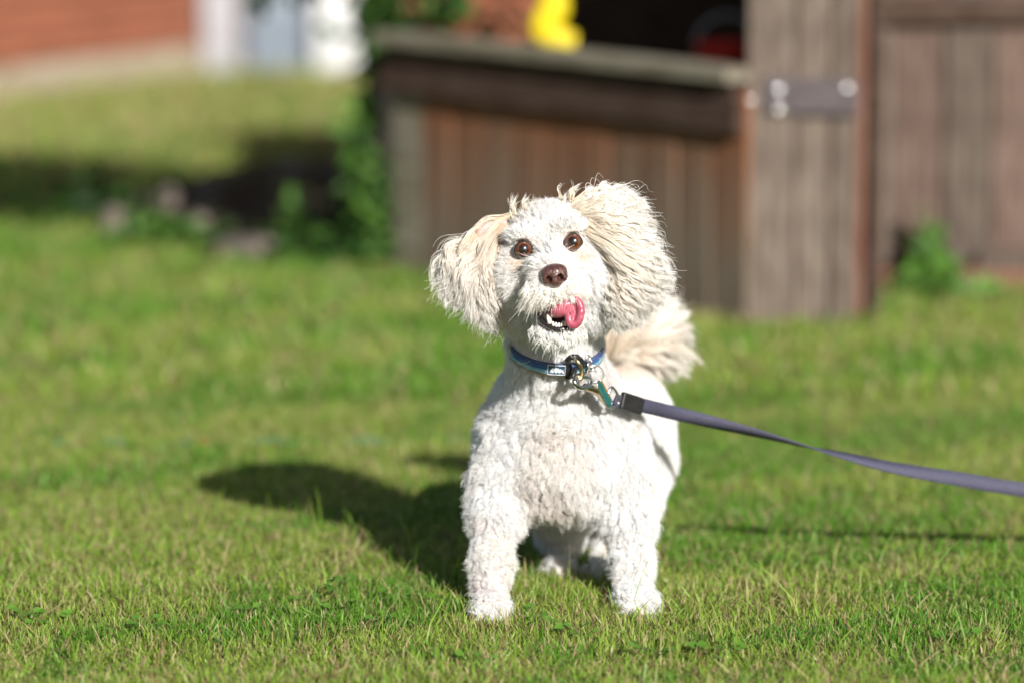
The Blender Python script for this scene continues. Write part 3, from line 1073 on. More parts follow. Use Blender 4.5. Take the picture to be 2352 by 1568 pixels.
# head
f.add(f.ell(P(1264, 560, 4.438), (.052, .056, .045), HR), .02)
f.add(f.ell(P(1262, 600, 4.425), (.050, .046, .038), HR), .02)
f.add(f.ell(P(1192, 635, 4.418), (.026, .034, .032), HR), .025)
f.add(f.ell(P(1355, 620, 4.418), (.028, .034, .034), HR), .025)
f.add(f.cone(P(1266, 615, 4.405), P(1272, 645, 4.350), .031, .0225), .018)
f.add(f.ell(P(1247, 668, 4.358), (.0165, .022, .0135), HR), .012)
f.add(f.ell(P(1302, 662, 4.358), (.0165, .022, .0135), HR), .012)
f.add(f.cone(P(1278, 715, 4.415), P(1286, 764, 4.366), .024, .012), .014)
f.add(f.ell(P(1196, 690, 4.445), (.030, .034, .036), HR), .02)
f.add(f.ell(P(1362, 685, 4.445), (.030, .034, .036), HR), .02)
for ex in EYES:                                       # brow above each eye
    f.add(f.ell(ex + hv * .016 + np.array([0, .006, 0]), (.015, .010, .007), HR), .012)
f.sub(f.ell(P(1284, 717, 4.345), (.0250, .038, .0185), HR), .006)
for ex in EYES:
    f.sub(f.ell(ex, (.0112, .0112, .0112)), .003)
BV, BF = f.mesh()
BN = vert_normals(BV, BF)
dog = mobj('dog', BV, BF, M['skin'])
tag(dog, 'white curly coated small dog standing on the lawn, tongue out', 'dog')
dog.data.materials.append(M['mouth'])
dog.data.materials.append(M['lip'])
pc = BV[BF].mean(1)
rel = (pc - P(1284, 716, 4.35)) @ HR / np.array([.0260, .038, .0192])
inm = (np.linalg.norm(rel, axis=1) < 1.06) & (pc[:, 1] < 4.40)
mi = np.zeros(len(BF), np.int32)
mi[inm] = 1
for ex in EYES:
    mi[np.linalg.norm(pc - ex, axis=1) < .0110] = 2
dog.data.polygons.foreach_set('material_index', mi)
del fld, f

# --- fur over the body
def body_fur(n):
    def wgt(c):
        px, py = proj(c)
        w = np.ones(len(c))
        w[c[:, 1] > 4.62] = .45
        head = (py < 790) & (c[:, 1] < 4.52)
        w[head] = 1.9
        return w
    pos, tri, u, v = sample_surface(BV, BF, n, wgt)
    nr = unit(BN[tri[:, 0]] * (1 - u - v)[:, None] + BN[tri[:, 1]] * u[:, None] + BN[tri[:, 2]] * v[:, None])
    px, py = proj(pos)
    rm = (pos - P(1284, 715, 4.35)) @ HR / np.array([.0262, .042, .0190])
    ok = (np.linalg.norm(rm, axis=1) > 1.0)
    for ex in EYES:
        ok &= np.linalg.norm(pos - ex, axis=1) > .0112
    ok &= np.linalg.norm((pos - NOSE) / np.array([.015, .014, .0135]), axis=1) > 1.0
    ok &= ~((nr[:, 1] > .55) & (pos[:, 1] > 4.5) & (pos[:, 1] < 4.9)) | (rng.random(len(pos)) < .25)
    pos, nr, px, py = pos[ok], nr[ok], px[ok], py[ok]
    n = len(pos)
    # clumps
    nc = n // 14
    ci = rng.choice(n, nc, replace=False)
    own = nearest(pos[ci], pos)
    cpos, cn = pos[ci], nr[ci]
    cpx, cpy = px[ci], py[ci]
    # ---- per clump style
    head = (cpy < 800) & (cpos[:, 1] < 4.475)
    hcen = P(1264, 590, 4.43)
    rear = np.clip((cpos[:, 1] - 4.64) / .06, 0, 1)
    legs = np.clip((cpy - 1190) / 40, 0, 1) * (1 - rear)
    paw = np.clip((cpy - 1370) / 30, 0, 1) * (1 - rear)
    ln = np.full(nc, .0165)
    ln = np.where(head, .0135, ln)
    neck = (~head) & (cpy < 860) | (head & (cpy > 715) & (cpos[:, 1] > 4.40))
    ln = np.where(neck, .012, ln)
    ln = ln * (1 - .30 * legs) * (1 - .30 * paw) * (1 - .55 * rear)
    # direction
    down = np.array([0, 0, -1.0])
    swirl = np.stack([sin_noise(cpos, 42, 31), sin_noise(cpos, 42, 32), sin_noise(cpos, 42, 33)], -1)
    dirs = np.tile(down, (nc, 1)) * .75 + swirl * 1.05
    away = unit(cpos - (NOSE + np.array([0, .01, .004])))
    hdir = away + np.array([0, .15, -.15])
    muz = head & (np.linalg.norm(cpos - P(1274, 655, 4.36), axis=1) < .042)
    lowm = muz & (cpos[:, 2] < NOSE[2] - .004)
    hdir[muz] += np.array([0, .1, -.15])
    hdir[lowm] += np.array([0, -.1, -.9])
    chin = head & (cpy > 735)
    hdir[chin] = np.array([0, -.15, -1.0]) + swirl[chin] * .2
    hdir += swirl * np.where(muz, .12, .22)[:, None]
    dirs = np.where(head[:, None], hdir, dirs)
    tang = dirs - cn * np.sum(dirs * cn, -1, keepdims=True)
    lift = np.where(head, .36, .80) * (1 - .55 * rear)
    top = head & (cpy < 520)
    lift[top] = .55
    bridge = head & (np.abs(cpx - 1262) < 45) & (cpy > 540) & (cpy < 615)
    ln[bridge] *= .75
    d0 = unit(unit(tang) + cn * lift[:, None])
    # shorter and laid outwards round the eyes
    for ex in EYES:
        de = np.linalg.norm(cpos - ex, axis=1)
        k = np.clip(1 - (de - .012) / .014, 0, 1)
        ln *= 1 - .62 * k
        out = unit((cpos - ex) * np.array([1, .2, 1]))
        d0 = unit(d0 * (1 - k)[:, None] + (out + cn * .35 + np.array([0, .1, -.0])) * k[:, None])
    # beneath the collar
    ax = unit(P(1276, 795, 4.495) - P(1264, 690, 4.45))
    cd = band_dist(cpos)
    ln *= np.where(np.abs(cd) < .007, .2, np.where((cd < 0) & (cd > -.015), .55, 1.0))
    # tan stains
    tan_ = np.zeros(nc)
    for ex in EYES:
        q = (cpos - (ex + np.array([0, 0, -.012]))) / np.array([.014, .02, .012])
        tan_ = np.maximum(tan_, .75 * np.exp(-np.sum(q * q, 1)))
    q = (cpos - P(1290, 690, 4.35)) / np.array([.028, .03, .012])
    tan_ = np.maximum(tan_, .55 * np.exp(-np.sum(q * q, 1)))
    tan_ = np.maximum(tan_, np.clip(.28 * sin_noise(cpos, 30, 5), 0, .3))
    tan_ = np.maximum(tan_, .75 * np.clip((900 - cpy) / 60, 0, 1) * (cpos[:, 1] > 4.70))
    wht, tn = np.array([.90, .895, .885]), np.array([.78, .60, .42])
    ccol = wht * (1 - tan_)[:, None] + tn * tan_[:, None]
    pinky = np.clip(sin_noise(cpos, 26, 8) - .25, 0, 1)[:, None] * .5 * (~head)[:, None]
    ccol = ccol * (1 - pinky) + np.array([.84, .73, .68]) * pinky
    ccol *= rng.uniform(.93, 1.04, nc)[:, None]
    # ---- guide per clump
    K = 7
    t = np.linspace(0, 1, K)
    ln *= rng.uniform(.75, 1.2, nc)
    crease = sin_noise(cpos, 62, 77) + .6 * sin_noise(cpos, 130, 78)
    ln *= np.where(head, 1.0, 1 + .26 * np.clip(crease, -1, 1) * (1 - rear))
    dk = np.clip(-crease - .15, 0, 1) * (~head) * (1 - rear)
    ccol = ccol * (1 - .16 * dk[:, None] * np.array([.75, 1.0, 1.1]))  # shade of the creases put into the fur colour
    side = unit(np.cross(d0, cn)); up2 = np.cross(side, d0)
    amp = np.where(head, .0011, .0034) * (1 - .85 * rear) * (1 - .4 * paw)
    ph = rng.random(nc) * 6.28
    fr = np.where(head, .6, 1.25) * rng.uniform(.7, 1.3, nc)
    grav = np.where(head, .15, .25) * ln
    guide = cpos[:, None, :] + d0[:, None, :] * (ln[:, None] * t)[:, :, None]
    w = (t ** .8)[None, :]
    guide = guide + side[:, None, :] * (amp[:, None] * w * (np.sin(6.28 * fr[:, None] * t + ph[:, None]) - np.sin(ph)[:, None]))[:, :, None]
    guide = guide + up2[:, None, :] * (amp[:, None] * w * (np.cos(6.28 * fr[:, None] * t + ph[:, None]) - np.cos(ph)[:, None]) * .8)[:, :, None]
    guide[:, :, 2] -= grav[:, None] * t ** 2
    # ---- strands
    G0 = guide[own]
    offs = pos - cpos[own]
    st = rng.uniform(.72, 1.12, n)
    rel_ = G0 - cpos[own][:, None, :]
    clf = (np.where(head, .36, .58) * rng.uniform(.6, 1.3, nc))[own]
    cl = 1 - clf[:, None] * (t ** .9)[None, :]
    S = pos[:, None, :] + rel_ * st[:, None, None] - offs[:, None, :] * (1 - cl)[:, :, None]
    S += rng.normal(size=(n, 1, 3)) * .0018 * (t ** 1.2)[None, :, None]
    fz = rng.random((n, 3)) * 6.28
    for ax_ in range(3):
        S[:, :, ax_] += .0007 * t[None, :] * np.sin(6.28 * 1.7 * t[None, :] + fz[:, ax_][:, None])
    S[:, :, 2] = np.maximum(S[:, :, 2], .002)
    for ex in EYES:                                     # no strand ends across an eye
        de = np.linalg.norm(S - ex, axis=2)
        pr = np.stack(proj(S), -1) - (np.array(proj(ex)) + np.array([0, .5]))
        bad = ((np.linalg.norm(pr, axis=2) < 16.5) & (S[:, :, 1] < ex[1] + .008) & (np.abs(S[:, :, 2] - ex[2]) < .03)).any(1)
        S = S[~bad]; own = own[~bad]; n = len(S)
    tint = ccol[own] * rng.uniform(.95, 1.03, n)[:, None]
    rad = np.array([.00020, .00020, .00019, .00018, .00015, .00011, .00005])
    return S, rad, tint


# collar loop: an ellipse through the collar's front and sides
CC = P(1277, 798, 4.492)
cu = unit(P(1386, 797, 4.492) - P(1169, 786, 4.492))
cf = unit(P(1302, 848, 4.433) - CC)
cf = unit(cf - cu * (cf @ cu))
cnrm = unit(np.cross(cf, cu))
if cnrm[2] < 0: cnrm = -cnrm
CA, CB = .0555, .0625


def collar_pt(a):
    a = np.asarray(a)
    return CC + CA * np.sin(a)[..., None] * cu + CB * np.cos(a)[..., None] * cf


def band_dist(p):
    """distance from the collar's plane, large away from the neck"""
    q = p - CC
    d = q @ cnrm
    r = np.hypot(q @ cu, q @ cf)
    return np.where(r < .085, d, 1.0)


S, rad, tint = body_fur(400000)
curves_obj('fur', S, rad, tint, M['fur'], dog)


# --- long wavy locks
def lock_fur(name, guides, n_locks, per, parent, thick=.012, wave=.0028, freq=2.2, c_root=(.80, .68, .50), c_tip=(.86, .83, .77), seed=1, K=14, spread=.0026, tan_amt=.5, rmul=1.0, curl_tip=0.0, lift=0.0):
    r = np.random.default_rng(seed)
    Gd = np.stack([smooth_path(g, K) for g in guides])        # m,K,3
    m = len(Gd)
    u = r.random(n_locks) * (m - 1)
    i = np.minimum(u.astype(int), m - 2); w = (u - i)[:, None, None]
    base = Gd[i] * (1 - w) + Gd[i + 1] * w
    t = np.linspace(0, 1, K)
    lay = r.uniform(-1, 1, n_locks)
    base = base + (lay[:, None] * thick * (0.35 + .65 * np.sin(np.pi * np.clip(t, 0, .9)))[None, :])[:, :, None] * np.array([0, 1.0, 0])
    base += r.normal(size=(n_locks, 1, 3)) * np.array([.0035, .002, .0035])
    # each lock has its own length
    ls = .52 + .52 * np.sqrt(r.random(n_locks))
    tt = ls[:, None] * t[None, :]
    fi = np.clip(tt * (K - 1), 0, K - 1 - 1e-6); i0 = fi.astype(int); fw = (fi - i0)[:, :, None]
    rows = np.arange(n_locks)[:, None]
    base = base[rows, i0] * (1 - fw) + base[rows, np.minimum(i0 + 1, K - 1)] * fw
    T = unit(np.gradient(base, axis=1))
    sd_ = unit(np.cross(T, np.array([0, -1.0, 0])))
    ph = r.random(n_locks) * 6.28; fr = freq * r.uniform(.7, 1.35, n_locks)
    am = wave * r.uniform(.5, 1.5, n_locks)
    wv = (am[:, None] * np.minimum(1, t * 1.6)[None, :]) * np.sin(6.28 * fr[:, None] * t[None, :] + ph[:, None])
    wv2 = (am[:, None] * np.minimum(1, t * 1.6)[None, :]) * np.cos(6.28 * fr[:, None] * t[None, :] + ph[:, None])
    base = base + sd_ * wv[:, :, None] + np.array([0, 1.0, 0]) * wv2[:, :, None] * .8
    n = n_locks * per
    own = np.repeat(np.arange(n_locks), per)
    B = base[own]
    off = r.normal(size=(n, 3)) * spread
    taper = (1.1 - .95 * t ** 1.1)
    S = B + off[:, None, :] * taper[None, :, None]
    S += r.normal(size=(n, 1, 3)) * .0017 * (t ** 1.6)[None, :, None]
    stray = r.random(n) < .11
    S[stray] += r.normal(size=(int(stray.sum()), 1, 3)) * .0075 * (t ** 1.8)[None, :, None]
    lt = np.clip(r.random(n_locks) * 1.2 - .2, 0, 1) * tan_amt
    c0, c1 = np.array(c_root), np.array(c_tip)
    k = (t ** .8)[None, :, None]
    col = (c0 * (1 - k) + c1 * k)
    col = col * (1 - lt[own][:, None, None]) + np.array([.70, .50, .31]) * lt[own][:, None, None] * (1 - .5 * k) + c1 * lt[own][:, None, None] * .5 * k
    col = col * r.uniform(.9, 1.05, n)[:, None, None]
    rad = np.interp(t, [0, .6, 1], [.00024, .00022, .00007]) * rmul
    return curves_obj(name, S, rad, col, M['fur'], parent)


def PY(lst):
    return [P(*q) for q in lst]


# image-right ear: blown out and hanging
EAR_R = [PY(g) for g in [
    [(1322, 474, 4.43), (1356, 448, 4.43), (1408, 440, 4.435), (1472, 456, 4.445)],
    [(1334, 480, 4.42), (1388, 458, 4.415), (1444, 465, 4.42), (1486, 504, 4.44)],
    [(1344, 492, 4.41), (1402, 486, 4.40), (1460, 514, 4.41), (1508, 556, 4.43)],
    [(1350, 504, 4.405), (1414, 518, 4.39), (1480, 562, 4.40), (1530, 615, 4.42)],
    [(1358, 516, 4.40), (1427, 552, 4.385), (1496, 612, 4.395), (1540, 654, 4.415)],
    [(1362, 528, 4.40), (1432, 582, 4.382), (1490, 647, 4.392), (1518, 694, 4.41)],
    [(1374, 550, 4.405), (1434, 614, 4.385), (1472, 678, 4.392), (1488, 728, 4.41)],
    [(1384, 572, 4.41), (1427, 634, 4.39), (1449, 696, 4.395), (1459, 744, 4.41)],
    [(1390, 592, 4.41), (1415, 647, 4.395), (1428, 709, 4.40), (1434, 756, 4.412)],
    [(1394, 612, 4.415), (1404, 662, 4.402), (1409, 710, 4.407), (1412, 752, 4.415)]]]
EAR_L = [PY(g) for g in [
    [(1166, 504, 4.43), (1108, 516, 4.425), (1048, 556, 4.43), (1004, 598, 4.43), (984, 648, 4.435)],
    [(1158, 516, 4.425), (1102, 546, 4.42), (1042, 592, 4.42), (996, 650, 4.425)],
    [(1152, 530, 4.42), (1106, 574, 4.41), (1052, 626, 4.41), (1012, 680, 4.42)],
    [(1150, 540, 4.42), (1116, 585, 4.405), (1074, 642, 4.405), (1032, 700, 4.415)],
    [(1148, 556, 4.42), (1124, 605, 4.405), (1092, 665, 4.405), (1060, 722, 4.415)],
    [(1146, 572, 4.42), (1130, 622, 4.408), (1110, 684, 4.408), (1090, 742, 4.418)],
    [(1147, 590, 4.425), (1138, 642, 4.412), (1126, 700, 4.412), (1116, 752, 4.42)],
    [(1150, 606, 4.43), (1146, 658, 4.42), (1142, 712, 4.42), (1138, 765, 4.425)]]]


def ear_flap(name, guides, frac, m, thick, back):
    Gd = np.stack([smooth_path(g, 16) for g in guides])
    m_ = len(Gd)
    nu, nv = 22, 12
    us = np.linspace(0, m_ - 1.001, nu)
    rowsF, V = [], []
    for s in (0, 1):
        for u in us:
            i = int(u); w = u - i
            g = Gd[i] * (1 - w) + Gd[i + 1] * w
            e = frac * (1 - .25 * abs(u / (m_ - 1) - .5) * 2)
            for tv in np.linspace(0, e, nv):
                fi = tv * 15; i0 = int(fi); q = g[i0] * (1 - fi + i0) + g[min(i0 + 1, 15)] * (fi - i0)
                edge = min(1, 4 * min(u / (m_ - 1), 1 - u / (m_ - 1)) + .2) * min(1, 3 * (1 - tv / e) + .15)
                V.append(q + np.array([0, back + (thick * edge if s else -thick * edge), 0]))
    F = []
    for s in (0, 1):
        o_ = s * nu * nv
        for a in range(nu - 1):
            for b in range(nv - 1):
                q = [o_ + a * nv + b, o_ + (a + 1) * nv + b, o_ + (a + 1) * nv + b + 1, o_ + a * nv + b + 1]
                F.append(q if s else q[::-1])
    o2 = nu * nv
    rim = [(a, 0) for a in range(nu)] + [(nu - 1, b) for b in range(1, nv)] + [(a, nv - 1) for a in range(nu - 2, -1, -1)] + [(0, b) for b in range(nv - 2, 0, -1)]
    for q in range(len(rim)):
        a, b = rim[q], rim[(q + 1) % len(rim)]
        F.append([a[0] * nv + a[1], b[0] * nv + b[1], o2 + b[0] * nv + b[1], o2 + a[0] * nv + a[1]])
    return mobj(name, np.array(V), np.array(F), m, dog)


earR = ear_flap('ear', EAR_R, .70, M['skin'], .003, .010)
earR['label'] = 'cream ear flung out and hanging in long wavy locks'
earL = ear_flap('ear', EAR_L, .42, M['pink'], .0022, -.004)
earL['label'] = 'pink lined ear flipped outwards with thin curled wisps'
lock_fur('ear_fur', EAR_R, 500, 34, earR, seed=11, thick=.014, wave=.0036, spread=.0015, c_root=(.87, .78, .64), c_tip=(.90, .89, .87), tan_amt=.34, freq=3.0)
lock_fur('ear_fur', EAR_L[2:], 220, 36, earL, seed=12, thick=.011, wave=.0040, spread=.0016, c_root=(.60, .47, .34), c_tip=(.90, .885, .86), tan_amt=.34)
lock_fur('ear_fur', [g[1:] for g in EAR_L[1:4]], 46, 26, earL, seed=15, thick=.007, wave=.0046, c_root=(.80, .66, .50), c_tip=(.89, .87, .83), tan_amt=.3)
lock_fur('ear_wisps', [EAR_L[0], EAR_L[1], EAR_L[2]], 26, 14, earL, seed=13, thick=.006, wave=.006, freq=1.6, spread=.0014, tan_amt=.1)
lock_fur('ear_wisps', EAR_R[:3], 26, 12, earR, seed=14, thick=.006, wave=.004, freq=1.4, spread=.0014, tan_amt=.1)

# head tufts standing up at the ear roots
TUFT = [PY(g) for g in [[(1175, 500, 4.43), (1172, 475, 4.43), (1178, 452, 4.43)], [(1195, 480, 4.43), (1196, 462, 4.43), (1206, 450, 4.43)], [(1290, 465, 4.43), (1288, 448, 4.43), (1292, 436, 4.43)], [(1312, 462, 4.43), (1318, 442, 4.43), (1330, 430, 4.43)]]]
for q in range(4):
    lock_fur('head_tuft', [TUFT[q], TUFT[q] + np.array([.006, 0, 0])], 5, 9, dog, seed=30 + q, thick=.004, wave=.002, freq=.6, spread=.0010, tan_amt=0, K=8)

# muzzle: moustache over the upper lip and beard under the chin
MOU = [PY(g) for g in [
    [(1222, 650, 4.36), (1205, 678, 4.352), (1196, 708, 4.358)],
    [(1234, 662, 4.345), (1218, 686, 4.337), (1206, 716, 4.345)],
    [(1246, 668, 4.337), (1236, 688, 4.330), (1224, 704, 4.335)],
    [(1258, 674, 4.334), (1253, 684, 4.328), (1246, 692, 4.332)],
    [(1268, 672, 4.334), (1266, 682, 4.328), (1263, 689, 4.331)],
    [(1282, 670, 4.334), (1284, 680, 4.328), (1286, 690, 4.331)],
    [(1296, 666, 4.335), (1302, 678, 4.328), (1308, 688, 4.332)],
    [(1308, 660, 4.338), (1322, 674, 4.330), (1334, 690, 4.338)],
    [(1318, 652, 4.345), (1336, 668, 4.338), (1348, 692, 4.346)]]]
lock_fur('moustache', MOU, 150, 20, dog, seed=41, thick=.004, wave=.0011, freq=.8, spread=.0017, c_root=(.94, .92, .88), c_tip=(.92, .88, .81), tan_amt=.12, K=9)
CHIN = [PY(g) for g in [
    [(1236, 752, 4.366), (1230, 764, 4.356), (1232, 780, 4.364)],
    [(1256, 767, 4.356), (1252, 776, 4.338), (1256, 790, 4.346)],
    [(1284, 771, 4.350), (1284, 780, 4.332), (1281, 796, 4.341)],
    [(1308, 767, 4.354), (1312, 775, 4.337), (1308, 789, 4.346)],
    [(1328, 752, 4.358), (1337, 766, 4.350), (1334, 780, 4.358)]]]
lock_fur('beard', CHIN, 150, 26, dog, seed=42, thick=.004, wave=.001, freq=.8, spread=.002, tan_amt=.02, c_root=(.94, .92, .88), c_tip=(.95, .94, .91), K=8)
# fan of hair on the nose bridge
FAN = [PY(g) for g in [
    [(1240, 612, 4.352), (1218, 606, 4.352), (1196, 622, 4.365)],
    [(1250, 604, 4.352), (1238, 598, 4.354), (1226, 606, 4.362)],
    [(1260, 600, 4.354), (1254, 582, 4.360), (1244, 568, 4.370)],
    [(1268, 598, 4.354), (1270, 580, 4.360), (1270, 560, 4.371)],
    [(1278, 600, 4.352), (1288, 590, 4.356), (1294, 590, 4.364)],
    [(1288, 606, 4.352), (1308, 602, 4.354), (1324, 614, 4.366)]]]
lock_fur('bridge_hair', FAN, 70, 20, dog, seed=43, thick=.003, wave=.0008, freq=.7, spread=.0019, tan_amt=.0, c_root=(.92, .91, .89), c_tip=(.95, .94, .92), K=8)

# tail plume
tail = tube('tail', smooth_path([P(1420, 905, 4.83), P(1432, 830, 4.87), P(1470, 775, 4.88), P(1500, 755, 4.88)], 14), np.linspace(.016, .005, 14), M['skin'], dog, 10)
TAIL = [PY(g) for g in [
    [(1380, 850, 4.86), (1368, 780, 4.86), (1335, 735, 4.86), (1290, 722, 4.87)],
    [(1382, 848, 4.86), (1388, 772, 4.86), (1398, 722, 4.86), (1412, 700, 4.86)],
    [(1385, 845, 4.86), (1420, 770, 4.85), (1470, 720, 4.85), (1512, 700, 4.86)],
    [(1400, 838, 4.86), (1450, 760, 4.85), (1515, 712, 4.85), (1548, 684, 4.86)],
    [(1410, 835, 4.86), (1470, 768, 4.84), (1540, 735, 4.85), (1582, 720, 4.86)],
    [(1415, 835, 4.86), (1480, 782, 4.84), (1545, 768, 4.84), (1582, 774, 4.86)],
    [(1415, 840, 4.86), (1485, 795, 4.84), (1550, 805, 4.84), (1594, 858, 4.85)],
    [(1410, 845, 4.86), (1475, 808, 4.84), (1528, 830, 4.84), (1556, 872, 4.85)],
    [(1400, 850, 4.86), (1445, 812, 4.84), (1490, 830, 4.84), (1512, 862, 4.85)],
    [(1392, 855, 4.86), (1420, 820, 4.84), (1450, 835, 4.84), (1470, 870, 4.85)]]]
lock_fur('tail_fur', TAIL, 290, 34, tail, seed=51, thick=.022, wave=.0055, freq=1.0, spread=.0026, c_root=(.84, .71, .53), c_tip=(.89, .86, .81), tan_amt=.28, K=12)

# --- eyes
def eye_mat():
    nt = NT('eyeball')
    tc = nt.n('ShaderNodeTexCoord')
    mp = nt.n('ShaderNodeMapping')
    nt.l(tc.outputs['Object'], mp.inputs[0])
    mp.inputs['Scale'].default_value = (1, 0, 1)
    ln = nt.n('ShaderNodeVectorMath', operation='LENGTH')
    nt.l(mp.outputs[0], ln.inputs[0])
    rp = nt.n('ShaderNodeValToRGB')
    mr = nt.n('ShaderNodeMapRange')
    mr.inputs[2].default_value = .0105
    nt.l(ln.outputs['Value'], mr.inputs[0])
    nt.l(mr.outputs[0], rp.inputs[0])
    e = rp.color_ramp.elements
    e[0].position = 0; e[0].color = (.004, .004, .006, 1)
    e[1].position = .34; e[1].color = (.005, .004, .005, 1)
    for pos_, c in ((.50, (.03, .009, .003)), (.66, (.165, .042, .009)), (.78, (.11, .026, .007)), (.86, (.012, .006, .005)), (1.0, (.02, .01, .01))):
        q = e.new(pos_); q.color = (*c, 1)
    b = nt.n('ShaderNodeBsdfPrincipled')
    b.inputs['Roughness'].default_value = .25
    b.inputs['Coat Weight'].default_value = 1
    b.inputs['Coat Roughness'].default_value = .04
    nt.l(rp.outputs[0], b.inputs['Base Color'])
    nt.l(b.outputs[0], nt.out.inputs[0])
    return nt.m


M['eye'] = eye_mat()
for i, ex in enumerate(EYES):
    bm = bmesh.new()
    bmesh.ops.create_uvsphere(bm, u_segments=32, v_segments=20, radius=.0105)
    e = bm_obj('eye', bm, M['eye'], dog, smooth=True)
    e.location = Vector(ex)
    e.rotation_euler = (R(-8), 0, R(4 if i == 0 else -4))
    a = np.linspace(0, 2 * np.pi, 40, endpoint=False)
    rim = np.array([ex + hx * (.0097 * np.cos(q)) + hv * (.0076 * np.sin(q) - .0007 * np.cos(2 * q)) + np.array([0, -.0048 + .0022 * np.cos(q) ** 2, 0]) for q in a])
    tube('eyelid', rim, .0014, M['lip'], e, 8, closed=True)

# --- nose
nf = Field(NOSE - np.array([.021, .02, .02]), NOSE + np.array([.021, .024, .02]), .0007)
nl = lambda x, y, z: NOSE + hx * x + np.array([0, y, 0]) + hv * z
nf.add(nf.ell(nl(0, .004, .0035), (.0158, .0125, .0102), HR), .004)
nf.add(nf.ell(nl(0, .004, -.006), (.0095, .0110, .0085), HR), .006)
nf.add(nf.ell(nl(-.0085, .001, -.002), (.0068, .0085, .0070), HR), .003)
nf.add(nf.ell(nl(.0085, .001, -.002), (.0068, .0085, .0070), HR), .003)
for s in (-1, 1):
    nf.sub(nf.ell(nl(s * .0066, -.0068, -.0022), (.0035, .0085, .0041), HR), .0015)
    nf.sub(nf.cone(nl(s * .0085, -.006, -.0044), nl(s * .0132, -.001, -.0058), .0018, .0010), .0012)
nf.sub(nf.cone(nl(0, -.0102, -.001), nl(0, -.0078, -.016), .0009, .0011), .0010)
NV, NF = nf.mesh()
mobj('nose', NV, NF, M['nose'], dog)

# --- mouth
tf = Field(P(1230, 775, 4.31) - .005, P(1350, 665, 4.40) + .005, .0009)
tl = lambda px, py, Y: P(px, py, Y)
rz_ = lambda deg: np.stack([np.array([math.cos(R(deg)), 0, math.sin(R(deg))]), np.array([0, 1.0, 0]), np.array([-math.sin(R(deg)), 0, math.cos(R(deg))])], 1)
tf.add(tf.ell(tl(1284, 709, 4.346), (.0150, .020, .0105), rz_(8)), .003)
tf.add(tf.ell(tl(1298, 698, 4.340), (.014, .014, .0085), rz_(20)), .006)
# the end of the tongue folds over the right corner: a curled rim round a hollow
loop = smooth_path([tl(1300, 688, 4.336), tl(1318, 686, 4.331), tl(1331, 697, 4.328), tl(1335, 716, 4.326), tl(1330, 736, 4.326), tl(1320, 747, 4.327), tl(1309, 742, 4.328), tl(1306, 728, 4.330), tl(1309, 714, 4.332)], 14)
for q in range(13):
    tf.add(tf.cone(loop[q], loop[q + 1], .0038, .0038), .003)
tf.add(tf.ell(tl(1320, 718, 4.332), (.0085, .0058, .0160), rz_(-4)), .004)
tf.sub(tf.ell(tl(1319, 720, 4.3268), (.0024, .0026, .0090), rz_(-6)), .003)
tf.sub(tf.cone(tl(1306, 706, 4.331), tl(1309, 722, 4.3275), .0009, .0012), .0015)
TV, TF_ = tf.mesh()
mobj('tongue', TV, TF_, M['tongue'], dog)
lipp = smooth_path([P(1230, 692, 4.368), P(1236, 718, 4.354), P(1250, 741, 4.344), P(1271, 754, 4.338), P(1292, 756, 4.337), P(1314, 749, 4.342), P(1330, 730, 4.354)], 24)
tube('lower_lip', lipp, np.interp(np.linspace(0, 1, 24), [0, .3, .7, 1], [.002, .0032, .0034, .002]), M['lip'], dog, 10)
uli = smooth_path([P(1236, 692, 4.368), P(1250, 687, 4.350), P(1268, 683, 4.342), P(1290, 681, 4.342), P(1312, 680, 4.345), P(1334, 688, 4.362)], 20)
tube('upper_lip', uli, np.interp(np.linspace(0, 1, 20), [0, .5, 1], [.002, .0028, .0034]), M['lip'], dog, 8)
teeth = [(1258, 720, 1263, 743, .0028, 4.339), (1270, 738, 1271, 749, .0017, 4.337), (1277, 740, 1278, 751, .0016, 4.336), (1284, 741, 1284, 752, .0016, 4.336), (1291, 740, 1291, 751, .0016, 4.337), (1298, 737, 1298, 750, .0017, 4.338)]
for (ax_, ay_, bx_, by_, r_, Y_) in teeth:
    a_, b_ = P(ax_, ay_, Y_), P(bx_, by_, Y_ + .001)
    tube('tooth', [a_, a_ * .75 + b_ * .25, (a_ + b_) / 2, b_], [r_ * .3, r_ * .8, r_, r_ * 1.1], M['tooth'], dog, 8)

# ------------------------------------------------------------------ collar
M['band'] = None
nt = NT('woven_blue_band')
at = nt.n('ShaderNodeAttribute'); at.attribute_name = 'tint'
bs = nt.n('ShaderNodeBsdfPrincipled'); bs.inputs['Roughness'].default_value = .7
tcn = nt.n('ShaderNodeTexCoord'); nzb = nt.n('ShaderNodeTexNoise'); nzb.inputs['Scale'].default_value = 900
bpn = nt.n('ShaderNodeBump'); bpn.inputs['Strength'].default_value = .3; bpn.inputs['Distance'].default_value = .001
nt.l(tcn.outputs['Object'], nzb.inputs['Vector']); nt.l(nzb.outputs[0], bpn.inputs['Height']); nt.l(bpn.outputs[0], bs.inputs['Normal'])
nt.l(at.outputs['Color'], bs.inputs['Base Color']); nt.l(bs.outputs[0], nt.out.inputs[0])
M['band'] = nt.m
M['black'] = mat('black_plastic', (.012, .011, .012), (.02, .019, .02), scale=60, rough=.45)
M['chrome'] = mat('nickel', (.62, .60, .56), (.7, .68, .64), scale=60, rough=.18, metal=1.0)
M['brass'] = mat('dull_brass', (.42, .33, .18), (.5, .4, .24), scale=60, rough=.3, metal=1.0)
M['teal'] = mat('teal_enamel', (.008, .075, .065), (.015, .12, .105), scale=120, rough=.35, coat=.3)
M['web'] = mat('violet_webbing', (.048, .047, .080), (.092, .088, .135), scale=420, rough=.7, bump=.3, stretch=(1, 1, 3), lo=.4, hi=.7)
